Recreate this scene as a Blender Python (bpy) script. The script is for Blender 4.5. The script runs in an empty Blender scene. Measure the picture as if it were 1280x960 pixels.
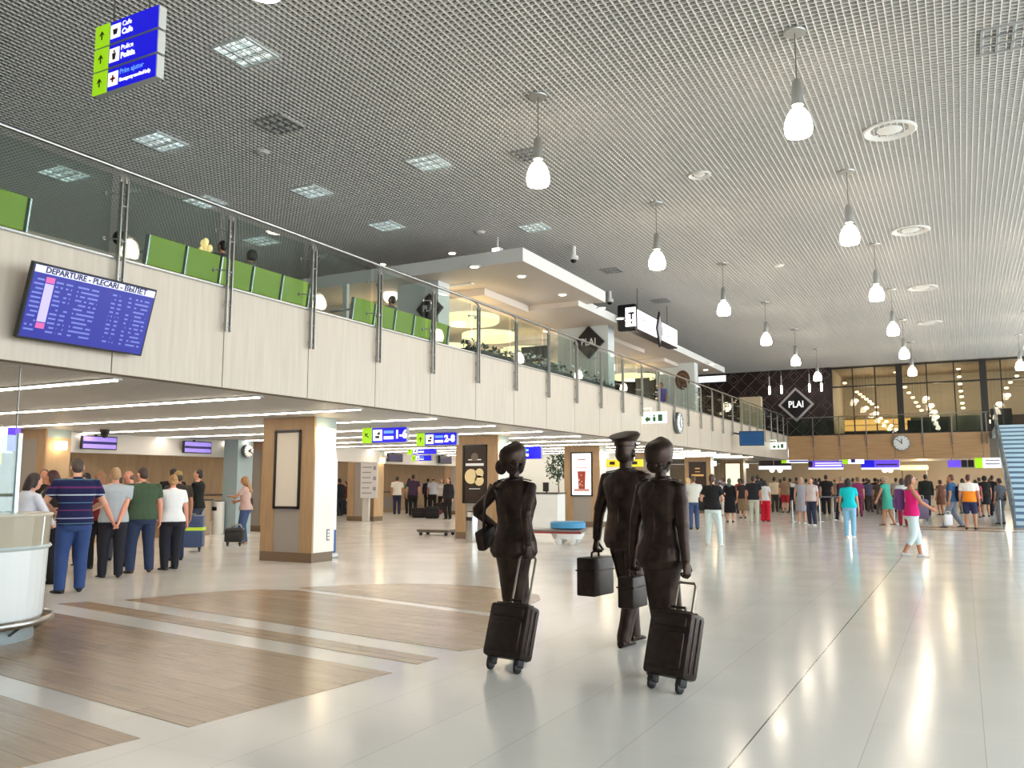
import bpy, bmesh, math, random
from mathutils import Vector as V, Matrix as M, Quaternion as Q
random.seed(7)
PI = math.pi
scene = bpy.context.scene
COL = scene.collection
# ------------------------------------------------------------------ camera
F, CX, CY, EYE = 1060.0, 640.0, 480.0, 1.5
PITCH = math.atan(123 / F)
YAW = math.atan2(1204 - CX, math.hypot(F, 123))
fh = V((-math.sin(YAW), math.cos(YAW), 0)); rt = V((math.cos(YAW), math.sin(YAW), 0))
fwd = fh * math.cos(PITCH) + V((0, 0, 1)) * math.sin(PITCH); upv = rt.cross(fwd)
CAM = V((0, 0, EYE))
def ray(px, py): return fwd * F + rt * (px - CX) + upv * (CY - py)
def atz(px, py, z=0.0): d = ray(px, py); return CAM + d * ((z - EYE) / d.z)
def atx(px, py, x): d = ray(px, py); return CAM + d * (x / d.x)
def aty(px, py, y): d = ray(px, py); return CAM + d * (y / d.y)
cd = bpy.data.cameras.new('camera'); cam = bpy.data.objects.new('camera', cd); COL.objects.link(cam)
cd.sensor_width = 36; cd.lens = 36 * F / 1280; cd.clip_end = 300; cd.clip_start = 0.05
cam.matrix_world = M(((rt.x, upv.x, -fwd.x, 0), (rt.y, upv.y, -fwd.y, 0), (rt.z, upv.z, -fwd.z, EYE), (0, 0, 0, 1)))
scene.camera = cam
# ------------------------------------------------------------------ materials
def lin(c):
    return tuple((v / 255 / 12.92 if v / 255 <= .04045 else ((v / 255 + .055) / 1.055) ** 2.4) for v in c) + (1,)
MATS = {}
def mat(name, rgb=(200, 200, 200), rough=.5, metal=0., emit=None, strength=0., spec=.5, coat=0.):
    if name in MATS: return MATS[name]
    m = bpy.data.materials.new(name); m.use_nodes = True
    b = m.node_tree.nodes['Principled BSDF']
    b.inputs['Base Color'].default_value = lin(rgb); b.inputs['Roughness'].default_value = rough
    b.inputs['Metallic'].default_value = metal; b.inputs['Specular IOR Level'].default_value = spec
    if coat: b.inputs['Coat Weight'].default_value = coat; b.inputs['Coat Roughness'].default_value = .08
    if emit: b.inputs['Emission Color'].default_value = lin(emit); b.inputs['Emission Strength'].default_value = strength
    MATS[name] = m; return m
def nodes(m): return m.node_tree.nodes, m.node_tree.links, m.node_tree.nodes['Principled BSDF']
def noise_tint(m, scale=(1, 1, 1), amt=.12, nscale=4., rgb=None, rgb2=None, detail=4, bump=0.):
    n, l, b = nodes(m)
    tc = n.new('ShaderNodeTexCoord'); mp = n.new('ShaderNodeMapping'); mp.inputs['Scale'].default_value = scale
    nz = n.new('ShaderNodeTexNoise'); nz.inputs['Scale'].default_value = nscale; nz.inputs['Detail'].default_value = detail
    l.new(tc.outputs['Object'], mp.inputs['Vector']); l.new(mp.outputs['Vector'], nz.inputs['Vector'])
    rp = n.new('ShaderNodeValToRGB'); rp.color_ramp.elements[0].position = .3; rp.color_ramp.elements[1].position = .7
    base = b.inputs['Base Color'].default_value[:]
    rp.color_ramp.elements[0].color = lin(rgb2) if rgb2 else tuple(v * (1 - amt) for v in base[:3]) + (1,)
    rp.color_ramp.elements[1].color = lin(rgb) if rgb else tuple(min(1, v * (1 + amt)) for v in base[:3]) + (1,)
    l.new(nz.outputs['Fac'], rp.inputs['Fac']); l.new(rp.outputs['Color'], b.inputs['Base Color'])
    if bump:
        bp = n.new('ShaderNodeBump'); bp.inputs['Strength'].default_value = bump; bp.inputs['Distance'].default_value = .01
        l.new(nz.outputs['Fac'], bp.inputs['Height']); l.new(bp.outputs['Normal'], b.inputs['Normal'])
    return m
def glass(name, tint=(235, 245, 242), gloss=.12, rough=.02):
    if name in MATS: return MATS[name]
    m = bpy.data.materials.new(name); m.use_nodes = True
    n, l = m.node_tree.nodes, m.node_tree.links; n.clear()
    o = n.new('ShaderNodeOutputMaterial'); t = n.new('ShaderNodeBsdfTransparent'); g = n.new('ShaderNodeBsdfGlossy')
    t.inputs['Color'].default_value = lin(tint); g.inputs['Roughness'].default_value = rough
    lw = n.new('ShaderNodeLayerWeight'); lw.inputs['Blend'].default_value = .25
    mr = n.new('ShaderNodeMapRange'); mr.inputs['To Min'].default_value = gloss * .35; mr.inputs['To Max'].default_value = min(.8, gloss * 4)
    mx = n.new('ShaderNodeMixShader')
    l.new(lw.outputs['Facing'], mr.inputs['Value']); l.new(mr.outputs['Result'], mx.inputs['Fac'])
    l.new(t.outputs[0], mx.inputs[1]); l.new(g.outputs[0], mx.inputs[2]); l.new(mx.outputs[0], o.inputs['Surface'])
    MATS[name] = m; return m
# ------------------------------------------------------------------ mesh builder
class MB:
    def __init__(s): s.bm = bmesh.new(); s.mi = 0
    def faces(s, fs):
        for f in fs: f.material_index = s.mi
    def box(s, lo, hi, bevel=0., rot=None, piv=None, mi=None):
        if mi is not None: s.mi = mi
        lo, hi = V(lo), V(hi); c = (lo + hi) / 2; d = hi - lo
        mtx = M.Translation(c) @ M.Diagonal((d.x, d.y, d.z, 1))
        r = bmesh.ops.create_cube(s.bm, size=1, matrix=mtx); vs = r['verts']
        fs = set(f for v in vs for f in v.link_faces)
        if bevel:
            es = list(set(e for v in vs for e in v.link_edges))
            rr = bmesh.ops.bevel(s.bm, geom=es, offset=min(bevel, min(d) * .45), segments=2, affect='EDGES', profile=.5)
            fs = set(rr['faces']) | set(f for f in fs if f.is_valid); vs = list(set(v for f in fs for v in f.verts))
        s.faces(fs)
        if rot is not None: bmesh.ops.rotate(s.bm, verts=vs, cent=piv if piv is not None else c, matrix=rot)
        return vs
    def loft(s, rings, cap=True, mi=None, closed=True):
        if mi is not None: s.mi = mi
        R = [[s.bm.verts.new(p) for p in r] for r in rings]; n = len(R[0]); out = []
        for a, b in zip(R, R[1:]):
            for i in range(n if closed else n - 1):
                j = (i + 1) % n; out.append(s.bm.faces.new((a[i], a[j], b[j], b[i])))
        if cap: out.append(s.bm.faces.new(R[0][::-1])); out.append(s.bm.faces.new(R[-1]))
        s.faces(out); return [v for r in R for v in r]
    def tube(s, pts, r, n=10, cap=True, mi=None, ref=None):
        pts = [V(p) for p in pts]; rr = r if isinstance(r, list) else [r] * len(pts); rings = []
        prev = None
        for i, p in enumerate(pts):
            t = (pts[min(i + 1, len(pts) - 1)] - pts[max(i - 1, 0)]).normalized()
            if prev is None:
                u = V(ref) if ref is not None else (V((0, 0, 1)) if abs(t.z) < .9 else V((1, 0, 0)))
            else: u = prev
            u = (u - t * u.dot(t)).normalized(); w = t.cross(u); prev = u
            a, b = rr[i] if isinstance(rr[i], (list, tuple)) else (rr[i], rr[i])
            rings.append([p + u * (a * math.cos(2 * PI * k / n)) + w * (b * math.sin(2 * PI * k / n)) for k in range(n)])
        return s.loft(rings, cap, mi)
    def lathe(s, prof, c=(0, 0, 0), n=24, mi=None, mtx=None, cap=True):
        c = V(c); rings = []
        for r, z in prof:
            ring = [V((r * math.cos(2 * PI * k / n), r * math.sin(2 * PI * k / n), z)) for k in range(n)]
            if mtx is not None: ring = [mtx @ p for p in ring]
            rings.append([c + p for p in ring])
        return s.loft(rings, cap, mi)
    def ell(s, c, r, n=12, m=8, mi=None, mtx=None):
        prof = []; c = V(c); r = V(r); rings = []
        for i in range(m + 1):
            t = -PI / 2 + PI * i / m; cr = max(math.cos(t), .02)
            ring = [V((r.x * cr * math.cos(2 * PI * k / n), r.y * cr * math.sin(2 * PI * k / n), r.z * math.sin(t))) for k in range(n)]
            if mtx is not None: ring = [mtx @ p for p in ring]
            rings.append([c + p for p in ring])
        return s.loft(rings, True, mi)
    def prism(s, poly, a, b, axis='z', mi=None):
        def q(p, h): return {'z': (p[0], p[1], h), 'y': (p[0], h, p[1]), 'x': (h, p[0], p[1])}[axis]
        return s.loft([[V(q(p, a)) for p in poly], [V(q(p, b)) for p in poly]], True, mi)
    def mesh(s, name, mats, smooth=False):
        bmesh.ops.recalc_face_normals(s.bm, faces=s.bm.faces)
        me = bpy.data.meshes.new(name); s.bm.to_mesh(me); s.bm.free()
        for m in (mats if isinstance(mats, (list, tuple)) else [mats]): me.materials.append(m)
        if smooth:
            for p in me.polygons: p.use_smooth = True
            try: me.set_sharp_from_angle(angle=math.radians(40))
            except Exception: pass
        return me
    def build(s, name, mats, parent=None, smooth=False):
        o = bpy.data.objects.new(name, s.mesh(name, mats, smooth)); COL.objects.link(o)
        if parent is not None: o.parent = parent
        return o
def tag(o, label=None, cat=None, group=None, kind=None):
    if label: o['label'] = label
    if cat: o['category'] = cat
    if group: o['group'] = group
    if kind: o['kind'] = kind
    return o
def empty(name, loc=(0, 0, 0), rz=0., label=None, cat=None, group=None):
    o = bpy.data.objects.new(name, None); COL.objects.link(o); o.location = loc; o.rotation_euler = (0, 0, rz)
    o.empty_display_size = .1
    return tag(o, label, cat, group)
def kids(o): return [c for c in COL.objects if c.parent == o]
def copy_tree(o, ch, parent=None):
    c = o.copy(); COL.objects.link(c)
    if parent is not None: c.parent = parent
    for k in ch.get(o.name, []): copy_tree(k, ch, c)
    return c
def childmap():
    d = {}
    for o in COL.objects:
        if o.parent is not None: d.setdefault(o.parent.name, []).append(o)
    return d
def struct(o): o['kind'] = 'structure'; return o
ORD = ['first', 'second', 'third', 'fourth', 'fifth', 'sixth', 'seventh', 'eighth', 'ninth', 'tenth', 'eleventh', 'twelfth', 'thirteenth', 'fourteenth', 'fifteenth', 'sixteenth', 'seventeenth', 'eighteenth', 'nineteenth', 'twentieth']
def text(body, size, mtx, m, parent, name='lettering', align='LEFT', ext=.002, bold=0., xs=1.):
    cu = bpy.data.curves.new(name, 'FONT'); cu.body = body; cu.size = size; cu.align_x = align; cu.align_y = 'CENTER'
    cu.extrude = ext; cu.offset = bold; cu.materials.append(m); cu.resolution_u = 3
    o = bpy.data.objects.new(name, cu); COL.objects.link(o); o.parent = parent
    o.matrix_local = mtx @ M.Diagonal((xs, 1, 1, 1)); return o
FACE_S = lambda x, y, z: M.Translation((x, y, z)) @ M.Rotation(PI / 2, 4, 'X')          # reads from -Y side
def FACE_E(x, y, z): return M.Translation((x, y, z)) @ M.Rotation(PI / 2, 4, 'Z') @ M.Rotation(PI / 2, 4, 'X')  # reads from +X side

steel = mat('brushed_steel', (178, 178, 176), .28, 1.)
darksteel = mat('dark_steel', (120, 118, 114), .35, .9)
black = mat('black_plastic', (20, 20, 22), .45)
white = mat('white_paint', (228, 226, 220), .5)
whitegloss = mat('white_laminate', (235, 238, 238), .25)
lampw = mat('lamp_glow', (255, 250, 240), .4, emit=(255, 240, 218), strength=14.)
ledw = mat('led_glow', (255, 255, 255), .4, emit=(255, 240, 220), strength=20.)
railglass = glass('rail_glass', (236, 243, 240), .045)
winglass = glass('window_glass', (244, 248, 248), .08)
darkglass = glass('restaurant_glass', (226, 224, 216), .06)
# ================================================================== room shell
ZL, ZB, ZC, XF, YF = 2.75, 4.08, 7.85, -8.6, 49.5   # low ceiling, balcony, high ceiling, fascia x, far wall y
def floor_material():
    m = mat('polished_floor_tiles', (170, 166, 160), .16, spec=.34)
    n, l, b = nodes(m)
    tc = n.new('ShaderNodeTexCoord'); sx = n.new('ShaderNodeSeparateXYZ'); l.new(tc.outputs['Object'], sx.inputs[0])
    def mth(op, a, bv=None, c=None):
        q = n.new('ShaderNodeMath'); q.operation = op
        for i, v in enumerate((a, bv, c)):
            if v is None: continue
            if isinstance(v, (int, float)): q.inputs[i].default_value = v
            else: l.new(v, q.inputs[i])
        return q.outputs[0]
    def line(ch, off, per, w):
        f = mth('FRACT', mth('DIVIDE', mth('ADD', ch, off), per)); a = mth('ABSOLUTE', mth('SUBTRACT', f, .5))
        return mth('GREATER_THAN', a, .5 - w / per)
    X, Y = sx.outputs['X'], sx.outputs['Y']
    lx = line(X, 1.18, .605, .0025); ly = line(Y, .1, 1.21, .002)
    big = mth('LESS_THAN', mth('ABSOLUTE', mth('ADD', X, 1.18)), .005)
    cx = mth('FLOOR', mth('DIVIDE', mth('ADD', X, 1.18), .605)); cy = mth('FLOOR', mth('DIVIDE', mth('ADD', Y, .1), 1.21))
    cb = n.new('ShaderNodeCombineXYZ'); l.new(cx, cb.inputs[0]); l.new(cy, cb.inputs[1])
    wn = n.new('ShaderNodeTexWhiteNoise'); l.new(cb.outputs[0], wn.inputs['Vector'])
    nz = n.new('ShaderNodeTexNoise'); nz.inputs['Scale'].default_value = 1.3; nz.inputs['Detail'].default_value = 6; l.new(tc.outputs['Object'], nz.inputs['Vector'])
    val = mth('ADD', mth('MULTIPLY', wn.outputs['Value'], .35), mth('MULTIPLY', nz.outputs['Fac'], .65))
    m1 = n.new('ShaderNodeMixRGB'); m1.inputs[1].default_value = lin((228, 224, 217)); m1.inputs[2].default_value = lin((238, 235, 229)); l.new(val, m1.inputs[0])
    m2 = n.new('ShaderNodeMixRGB'); m2.inputs[2].default_value = lin((178, 170, 160)); l.new(m1.outputs[0], m2.inputs[1])
    l.new(mth('MULTIPLY', mth('MAXIMUM', lx, mth('MULTIPLY', ly, .45)), .55), m2.inputs[0])
    m3 = n.new('ShaderNodeMixRGB'); m3.inputs[2].default_value = lin((98, 90, 84)); l.new(m2.outputs[0], m3.inputs[1]); l.new(big, m3.inputs[0])
    l.new(m3.outputs[0], b.inputs['Base Color'])
    rr = mth('ADD', mth('MULTIPLY', nz.outputs['Fac'], .12), .10); l.new(rr, b.inputs['Roughness'])
    return m
mb = MB(); mb.box((-28, -8, -.2), (10, 62, 0)); struct(mb.build('floor', floor_material()))

def wood_inlay_material():
    m = mat('wood_look_floor', (140, 112, 84), .24, spec=.5)
    n, l, b = nodes(m)
    tc = n.new('ShaderNodeTexCoord'); mp = n.new('ShaderNodeMapping'); mp.inputs['Rotation'].default_value = (0, 0, math.radians(7.5))
    l.new(tc.outputs['Object'], mp.inputs['Vector'])
    br = n.new('ShaderNodeTexBrick'); br.inputs['Scale'].default_value = 1; br.inputs['Brick Width'].default_value = 1.2; br.inputs['Row Height'].default_value = .2
    br.inputs['Mortar Size'].default_value = .003; br.inputs['Color1'].default_value = lin((164, 139, 112)); br.inputs['Color2'].default_value = lin((182, 156, 127)); br.inputs['Mortar'].default_value = lin((120, 98, 78))
    l.new(mp.outputs[0], br.inputs['Vector'])
    m2 = n.new('ShaderNodeMapping'); m2.inputs['Scale'].default_value = (1.5, 22, 1); l.new(mp.outputs[0], m2.inputs['Vector'])
    nz = n.new('ShaderNodeTexNoise'); nz.inputs['Scale'].default_value = 1.6; nz.inputs['Detail'].default_value = 6; l.new(m2.outputs[0], nz.inputs['Vector'])
    mx = n.new('ShaderNodeMixRGB'); mx.blend_type = 'MULTIPLY'; mx.inputs[0].default_value = .6
    rp = n.new('ShaderNodeValToRGB'); rp.color_ramp.elements[0].color = (.62, .6, .58, 1); rp.color_ramp.elements[1].color = (1.1, 1.1, 1.1, 1); rp.color_ramp.elements[0].position = .3; rp.color_ramp.elements[1].position = .65
    l.new(nz.outputs['Fac'], rp.inputs[0]); l.new(br.outputs['Color'], mx.inputs[1]); l.new(rp.outputs[0], mx.inputs[2]); l.new(mx.outputs[0], b.inputs['Base Color'])
    return m
wf = wood_inlay_material()
c7, s7 = math.cos(math.radians(7.5)), math.sin(math.radians(7.5))
def uv(u, v): return (u * c7 + v * s7, -u * s7 + v * c7)
POLYS = [[(-10.6, 3.28), (-4.77, 3.28), (-4.79, 5.11), (-10.9, 5.13)],
         [(-8.5, .6), (-4.9, .6), (-4.8, 2.98), (-9.5, 2.98)],
         [(-10.85, 5.52), (-4.84, 5.46), (-4.86, 5.76), (-10.72, 5.84)],
         [(-10.5, 6.2), (-4.9, 6.1), (-4.82, 6.35), (-5.0, 6.9), (-5.55, 7.83), (-9.45, 8.13), (-9.94, 7.91), (-10.2, 7.5), (-10.36, 7.1)],
         [(-9.66, 8.33), (-5.8, 8.05), (-5.95, 8.7), (-6.15, 9.3), (-6.4, 9.65), (-6.8, 9.87), (-7.65, 9.99), (-8.2, 9.88), (-8.7, 9.62), (-9.31, 9.04)]]
mb = MB()
for p in POLYS: mb.prism([uv(*q) for q in p], -.02, .003)
mb.prism([(-1.2, 30.2), (7, 29.4), (7, 30.2), (-1.5, 31)], -.02, .003); mb.prism([(-1.8, 31.6), (7, 30.9), (7, 32.4), (-2, 33)], -.02, .003)
struct(mb.build('floor_wood_inlay', wf))

# ---- open-cell grid ceiling of the hall: real strips under a dark plenum
gridm = mat('ceiling_grid_paint', (208, 205, 200), .5)
mb = MB(); P = .1
for i in range(int(34 / P) + 1): x = -24 + i * P; mb.box((x - .0075, -8, ZC), (x + .0075, YF, ZC + .042))
for i in range(int((YF + 8) / P) + 1): y = -8 + i * P; mb.box((-24, y - .007, ZC + .002), (10, y + .007, ZC + .042))
g = mb.build('ceiling', gridm); struct(g)
mb = MB(); mb.box((-24, -8, ZC + .42), (10, 60, ZC + .6)); struct(mb.build('ceiling_plenum', mat('plenum_grey', (110, 109, 107), .9), g))
# ---- balcony
panelm = mat('limed_wood_panel', (200, 187, 172), .42)
noise_tint(panelm, (1, 7, .5), nscale=2.2, rgb=(205, 193, 178), rgb2=(195, 181, 165), detail=5)
jointm = mat('joint_backing', (120, 110, 98), .8)  # dark backing that shows in the gaps between panels
steelcap = mat('steel_cap', (190, 190, 188), .3, 1.)
PY = [6.40 + 1.66 * k for k in range(-8, 27)]       # joints and posts of the balcony front
mb = MB()
for a, b in zip(PY, PY[1:]): mb.box((XF - .03, a + .008, ZL), (XF, min(b, YF) - .008, ZB), mi=0)
mb.box((XF - .2, PY[0], ZL), (XF - .03, YF, ZB - .002), mi=1)
wl = struct(mb.build('wall_left_balcony_front', [panelm, jointm]))
mb = MB(); mb.box((XF - .2, PY[0], ZB), (XF + .035, YF, ZB + .035), bevel=.01); struct(mb.build('trim_1', steelcap))
mb = MB(); mb.box((-24, -8, ZB - .35), (XF - .2, YF + .1, ZB - .03)); struct(mb.build('floor_balcony', mat('balcony_floor_tile', (170, 165, 158), .3)))
# low slatted ceiling under the balcony
slatm = mat('slat_ceiling_grey', (176, 174, 170), .5)
mb = MB(); i = 0
while XF - .22 - i * .1 > -27.6: x = XF - .22 - i * .1; mb.box((x - .078, -8, ZL), (x, YF + 8, ZL + .02)); i += 1
lo = struct(mb.build('ceiling_low', slatm))
mb = MB(); mb.box((-28, -8, ZL + .06), (XF - .2, YF + 8, ZL + .1)); struct(mb.build('ceiling_low_backing', mat('slat_backing', (70, 70, 70), .9), lo))
# back of the check-in hall
tanwall = mat('tan_wall', (186, 158, 122), .5); noise_tint(tanwall, (1, 1, .15), nscale=5, amt=.1)
bulk = mat('bulkhead_white', (232, 228, 222), .5)
mb = MB(); mb.box((-28, -8, 0), (-27.6, 62, ZC)); struct(mb.build('wall_left', tanwall))
mb = MB()
for a, b in ((-7, 4.7), (5.6, 11.9), (13.2, 19.05), (20.35, 26.25), (27.55, 34.0), (34.8, 41.2)): mb.box((-19.9 if a < 26 else -20.9, a, 2.25), (-19.55 if a < 26 else -20.55, b, ZL - .003))
struct(mb.build('trim_2', bulk))
# wall behind the camera, and the glazed front on the right that lets the daylight in
mb = MB(); mb.box((-28, -8.4, 0), (10, -8, ZC + .4)); struct(mb.build('wall_back', mat('pale_wall', (205, 203, 198), .6)))
alum = mat('aluminium_frame', (120, 122, 124), .35, .8)
mb = MB()
for k in range(24): y = -8 + k * 2.5; mb.box((9.9, y - .05, 0), (10.1, y + .05, ZC))
for z in (.05, 1.1, 3.3, 5.6, ZC - .05): mb.box((9.93, -8, z - .05), (10.07, YF, z + .05))
fr = struct(mb.build('window_1', alum))
mb = MB(); mb.box((9.99, -8, 0), (10.01, YF, ZC)); struct(mb.build('window_1_glazing', winglass, fr))
# ---- far end of the hall
farpanel = mat('far_wood_panel', (190, 150, 108), .45); noise_tint(farpanel, (.5, 1, 7), nscale=2., rgb=(196, 157, 115), rgb2=(180, 139, 98))
FX = [-8.6 + 1.37 * k for k in range(8)]
mb = MB()
for a, b in zip(FX, FX[1:] + [1.3]): mb.box((a + .01, YF, ZL), (b - .01, YF + .03, ZB), mi=0)
mb.box((-8.6, YF + .03, ZL), (10, YF + .2, ZB), mi=1); mb.box((4.6, YF, ZL), (10, YF + .03, ZB), mi=0)
struct(mb.build('wall_far_balcony_front', [farpanel, jointm]))
mb = MB(); mb.box((-24, YF + .1, ZB - .35), (10, 60, ZB - .02)); struct(mb.build('floor_far_balcony', mat('restaurant_floor', (92, 72, 56), .4)))
mb = MB(); mb.box((-24, 57.6, 0), (10, 58, ZL)); struct(mb.build('wall_far_lower', mat('far_cream_wall', (214, 198, 172), .6)))
mb = MB(); mb.box((-9, YF + .2, ZL), (10, 58, ZL + .1)); struct(mb.build('ceiling_far_low', mat('far_soffit', (226, 214, 196), .6)))
# restaurant behind glass: back wall with horizontal slats above a dark band
blind = mat('beige_blind', (186, 178, 160), .6)
mb = MB()
for k in range(22): z = 5.35 + k * .115; mb.box((-6.2, 55.9, z), (10, 55.96, z + .105), mi=0)
mb.box((-6.2, 55.96, ZB), (10, 56.2, ZC + .3), mi=0); mb.box((-6.2, 55.8, ZB - .02), (10, 55.95, 5.33), mi=1)
struct(mb.build('wall_far', [blind, mat('dark_bar_wall', (58, 46, 38), .6)]))
mb = MB(); mb.box((-6.2, YF + .1, ZC), (10, 56, ZC + .1)); struct(mb.build('ceiling_restaurant', mat('restaurant_soffit', (150, 138, 120), .6)))
# window wall of the restaurant
winfr = mat('black_window_frame', (34, 30, 28), .4)
mb = MB(); WX = [(-6.2, .05), (-5.08, .03), (-3.95, .03), (-2.75, .16), (-1.42, .03), (-.13, .03), (1.2, .16), (2.0, .03), (3.2, .03), (4.4, .16), (5.7, .03), (7.0, .03), (8.3, .16)]
for x, w in WX: mb.box((x - w, YF + .25, ZB), (x + w, YF + .37, ZC))
for z in (ZB + .04, 6.75, ZC - .06): mb.box((-6.2, YF + .26, z - .04), (10, YF + .36, z + .04))
fr = struct(mb.build('window_2', winfr))
mb = MB(); mb.box((-6.2, YF + .30, ZB), (10, YF + .315, ZC)); struct(mb.build('window_2_glazing', darkglass, fr))
mb = MB(); mb.box((-6.35, YF + .4, ZB), (-6.2, 56, ZC + .3)); struct(mb.build('wall_far_side', blind)); mb = MB(); mb.box((10, YF, 0), (10.3, 60, ZC + .4)); struct(mb.build('wall_right_end', blind))
# dark patterned wall left of the windows, and the dark red shop wall
dark = mat('dark_brown_wall', (44, 30, 28), .5); strip = mat('wall_line_strip', (150, 124, 116), .4)
mb = MB(); mb.box((-24, YF + .2, ZB), (-6.2, YF + .5, ZC + .3), mi=0)
def dia(cx, cz, r, w, y):
    for a, b in (((r, 0), (0, r)), ((0, r), (-r, 0)), ((-r, 0), (0, -r)), ((0, -r), (r, 0))):
        mb.tube([(cx + a[0], y, cz + a[1]), (cx + b[0], y, cz + b[1])], (w * 1.5, .012), 4, mi=1, ref=(0, 1, 0))
for ix in range(9):
    for iz in range(5):
        x, z = -6.9 - ix * .85, 4.5 + iz * .85
        dia(x, z, .42, .028, YF + .19)
        if (ix + iz) % 2: dia(x + .42, z + .42, .25, .022, YF + .19)
struct(mb.build('wall_far_patterned', [dark, strip]))
mb = MB(); mb.box((-24, 44.4, ZB), (-12.2, 44.6, 6.4), mi=0); mb.box((-14.6, 44.3, ZB), (-12.2, 44.45, 6.1), mi=1)
struct(mb.build('wall_shop', [mat('dark_shop_wall', (52, 30, 28), .5), mat('oxblood_panel', (104, 40, 34), .5)]))
# cafe back wall far left on the balcony
mb = MB(); mb.box((-21, -8, ZB), (-20.6, YF, ZC)); struct(mb.build('wall_cafe_back', mat('cafe_wall', (196, 186, 166), .6)))
# ================================================================== fixtures
# ---- balcony railing: one continuous thing, posts and panes its parts
RX = -8.70; RZ = 5.22
poststeel = mat('post_steel', (166, 164, 160), .42, .75)
rail = empty('balcony_railing', (RX, 20, ZB + .035), 0, 'long glass railing with steel posts and handrail along the left balcony', 'railing')
def rp(o):
    o.parent = rail; o.matrix_parent_inverse = M.Translation((-RX, -20, -ZB - .035)); return o
mb = MB(); mb.tube([(RX, PY[0], RZ), (RX, YF - .1, RZ)], .026, 14); rp(mb.build('handrail', steel, None, True))
POSTY = [y for y in PY if y < YF - .2]
for k, y in enumerate(POSTY):
    mb = MB(); x = -8.535
    for s in (-1, 1): mb.box((x - .022, y + s * .038 - .009, 3.49), (x + .022, y + s * .038 + .009, 5.03), bevel=.003)
    for z in (3.55, 3.85, 4.3, 4.72): mb.tube([(x, y - .04, z), (x, y + .04, z)], .012, 8)
    for s in (-1, 1): mb.tube([(x, y + s * .038, 5.0), (x - .005, y + s * .03, 5.07), (x - .06, y + s * .02, 5.14), (RX + .02, y + s * .012, 5.19), (RX, y, RZ - .01)], (.022, .009), 6, ref=(0, 1, 0))
    for z in (3.6, 3.9): mb.tube([(x - .01, y, z), (XF - .02, y, z)], .014, 8)
    po = rp(mb.build('post', poststeel, None, True))
    for z in (4.32, 4.86):
        for s in (-1, 1):
            mb = MB(); mb.tube([(x, y, z), (RX + .03, y + s * .13, z)], .009, 8); mb.lathe([(.001, 0), (.024, 0), (.024, .02), (.001, .02)], (RX + .02, y + s * .13, z), 12, mtx=M.Rotation(-PI / 2, 4, 'Y')); cl = mb.build('clamp', steel, None, True); cl.parent = po
for a, b in zip(POSTY, POSTY[1:]):
    mb = MB(); mb.box((RX - .008, a + .05, ZB + .09), (RX + .008, b - .05, 5.12)); rp(mb.build('glass_panel', railglass))
# far railing on the far balcony
fr_ = empty('far_railing', (-3, YF - .05, ZB), 0, 'glass railing with short posts on the far end balcony', 'railing')
for k, x in enumerate(FX + [1.2]):
    mb = MB(); mb.box((x - .03, YF - .07, ZB - .62), (x + .03, YF - .02, ZB + .95), bevel=.004); o = mb.build('post', darksteel); o.parent = fr_; o.matrix_parent_inverse = M.Translation((3, -YF + .05, -ZB))
mb = MB(); mb.tube([(-8.6, YF - .05, ZB + 1.0), (1.3, YF - .05, ZB + 1.0)], .022, 10); o = mb.build('handrail', steel, None, True); o.parent = fr_; o.matrix_parent_inverse = M.Translation((3, -YF + .05, -ZB))
for a, b in zip(FX, FX[1:] + [1.2]):
    mb = MB(); mb.box((a + .05, YF - .05, ZB + .05), (b - .05, YF - .035, ZB + .92)); o = mb.build('glass_panel', railglass); o.parent = fr_; o.matrix_parent_inverse = M.Translation((3, -YF + .05, -ZB))

# ---- pendant lamps, two rows
pend_g = mat('pendant_glass', (255, 250, 240), .3, emit=(255, 238, 214), strength=26.)
alu = mat('satin_aluminium', (186, 186, 184), .35, .9)
def pendant(loc, label, drop=1.0, parts=True):
    t = empty('pendant_lamp', loc, 0, label, 'pendant lamp', 'pendant lamps hanging from the hall ceiling')
    mb = MB(); mb.lathe([(.001, -.03), (.15, -.03), (.155, -.02), (.155, 0), (.001, 0)], n=24); mb.build('canopy', alu, t, True)
    mb = MB(); mb.tube([(0, 0, -.02), (0, 0, -.74)], .008, 8); mb.build('cord', darksteel, t, True)
    mb = MB(); mb.lathe([(.001, -.70), (.035, -.71), (.065, -.76), (.078, -.95), (.085, -1.10), (.05, -1.11), (.05, -1.09), (.001, -1.09)], n=20)
    for a in range(3): mb.box((.045 * math.cos(a * 2.1) - .008, .045 * math.sin(a * 2.1) - .008, -1.17), (.045 * math.cos(a * 2.1) + .008, .045 * math.sin(a * 2.1) + .008, -1.09))
    mb.build('housing', alu, t, True)
    mb = MB(); mb.lathe([(.06, -1.14), (.10, -1.17), (.145, -1.24), (.178, -1.33), (.19, -1.42), (.182, -1.50), (.165, -1.535), (.15, -1.52), (.15, -1.48), (.001, -1.47)], n=28)
    mb.build('glass_shade', pend_g, t, True); return t
ROWY = [12.02, 18.15, 24.25, 30.3, 36.3, 42.3]
LY = [5.85] + ROWY
pA = pendant((-5.87, LY[0], ZC), '')
pn = [pA]; cm = childmap()
for k, y in enumerate(LY[1:]): c = copy_tree(pA, cm); c.location = (-5.87, y, ZC); pn.append(c)
for k, y in enumerate(ROWY): c = copy_tree(pA, cm); c.location = (-1.77, y - .1, ZC); pn.append(c)
for k, y in enumerate([18.1, 24.3, 30.3, 36.3, 42.3][1:]): c = copy_tree(pA, cm); c.location = (2.45, y, ZC); pn.append(c)
nm = ['hall ceiling\'s left row', 'hall ceiling\'s middle row', 'right-hand row near the stairs']
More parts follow.
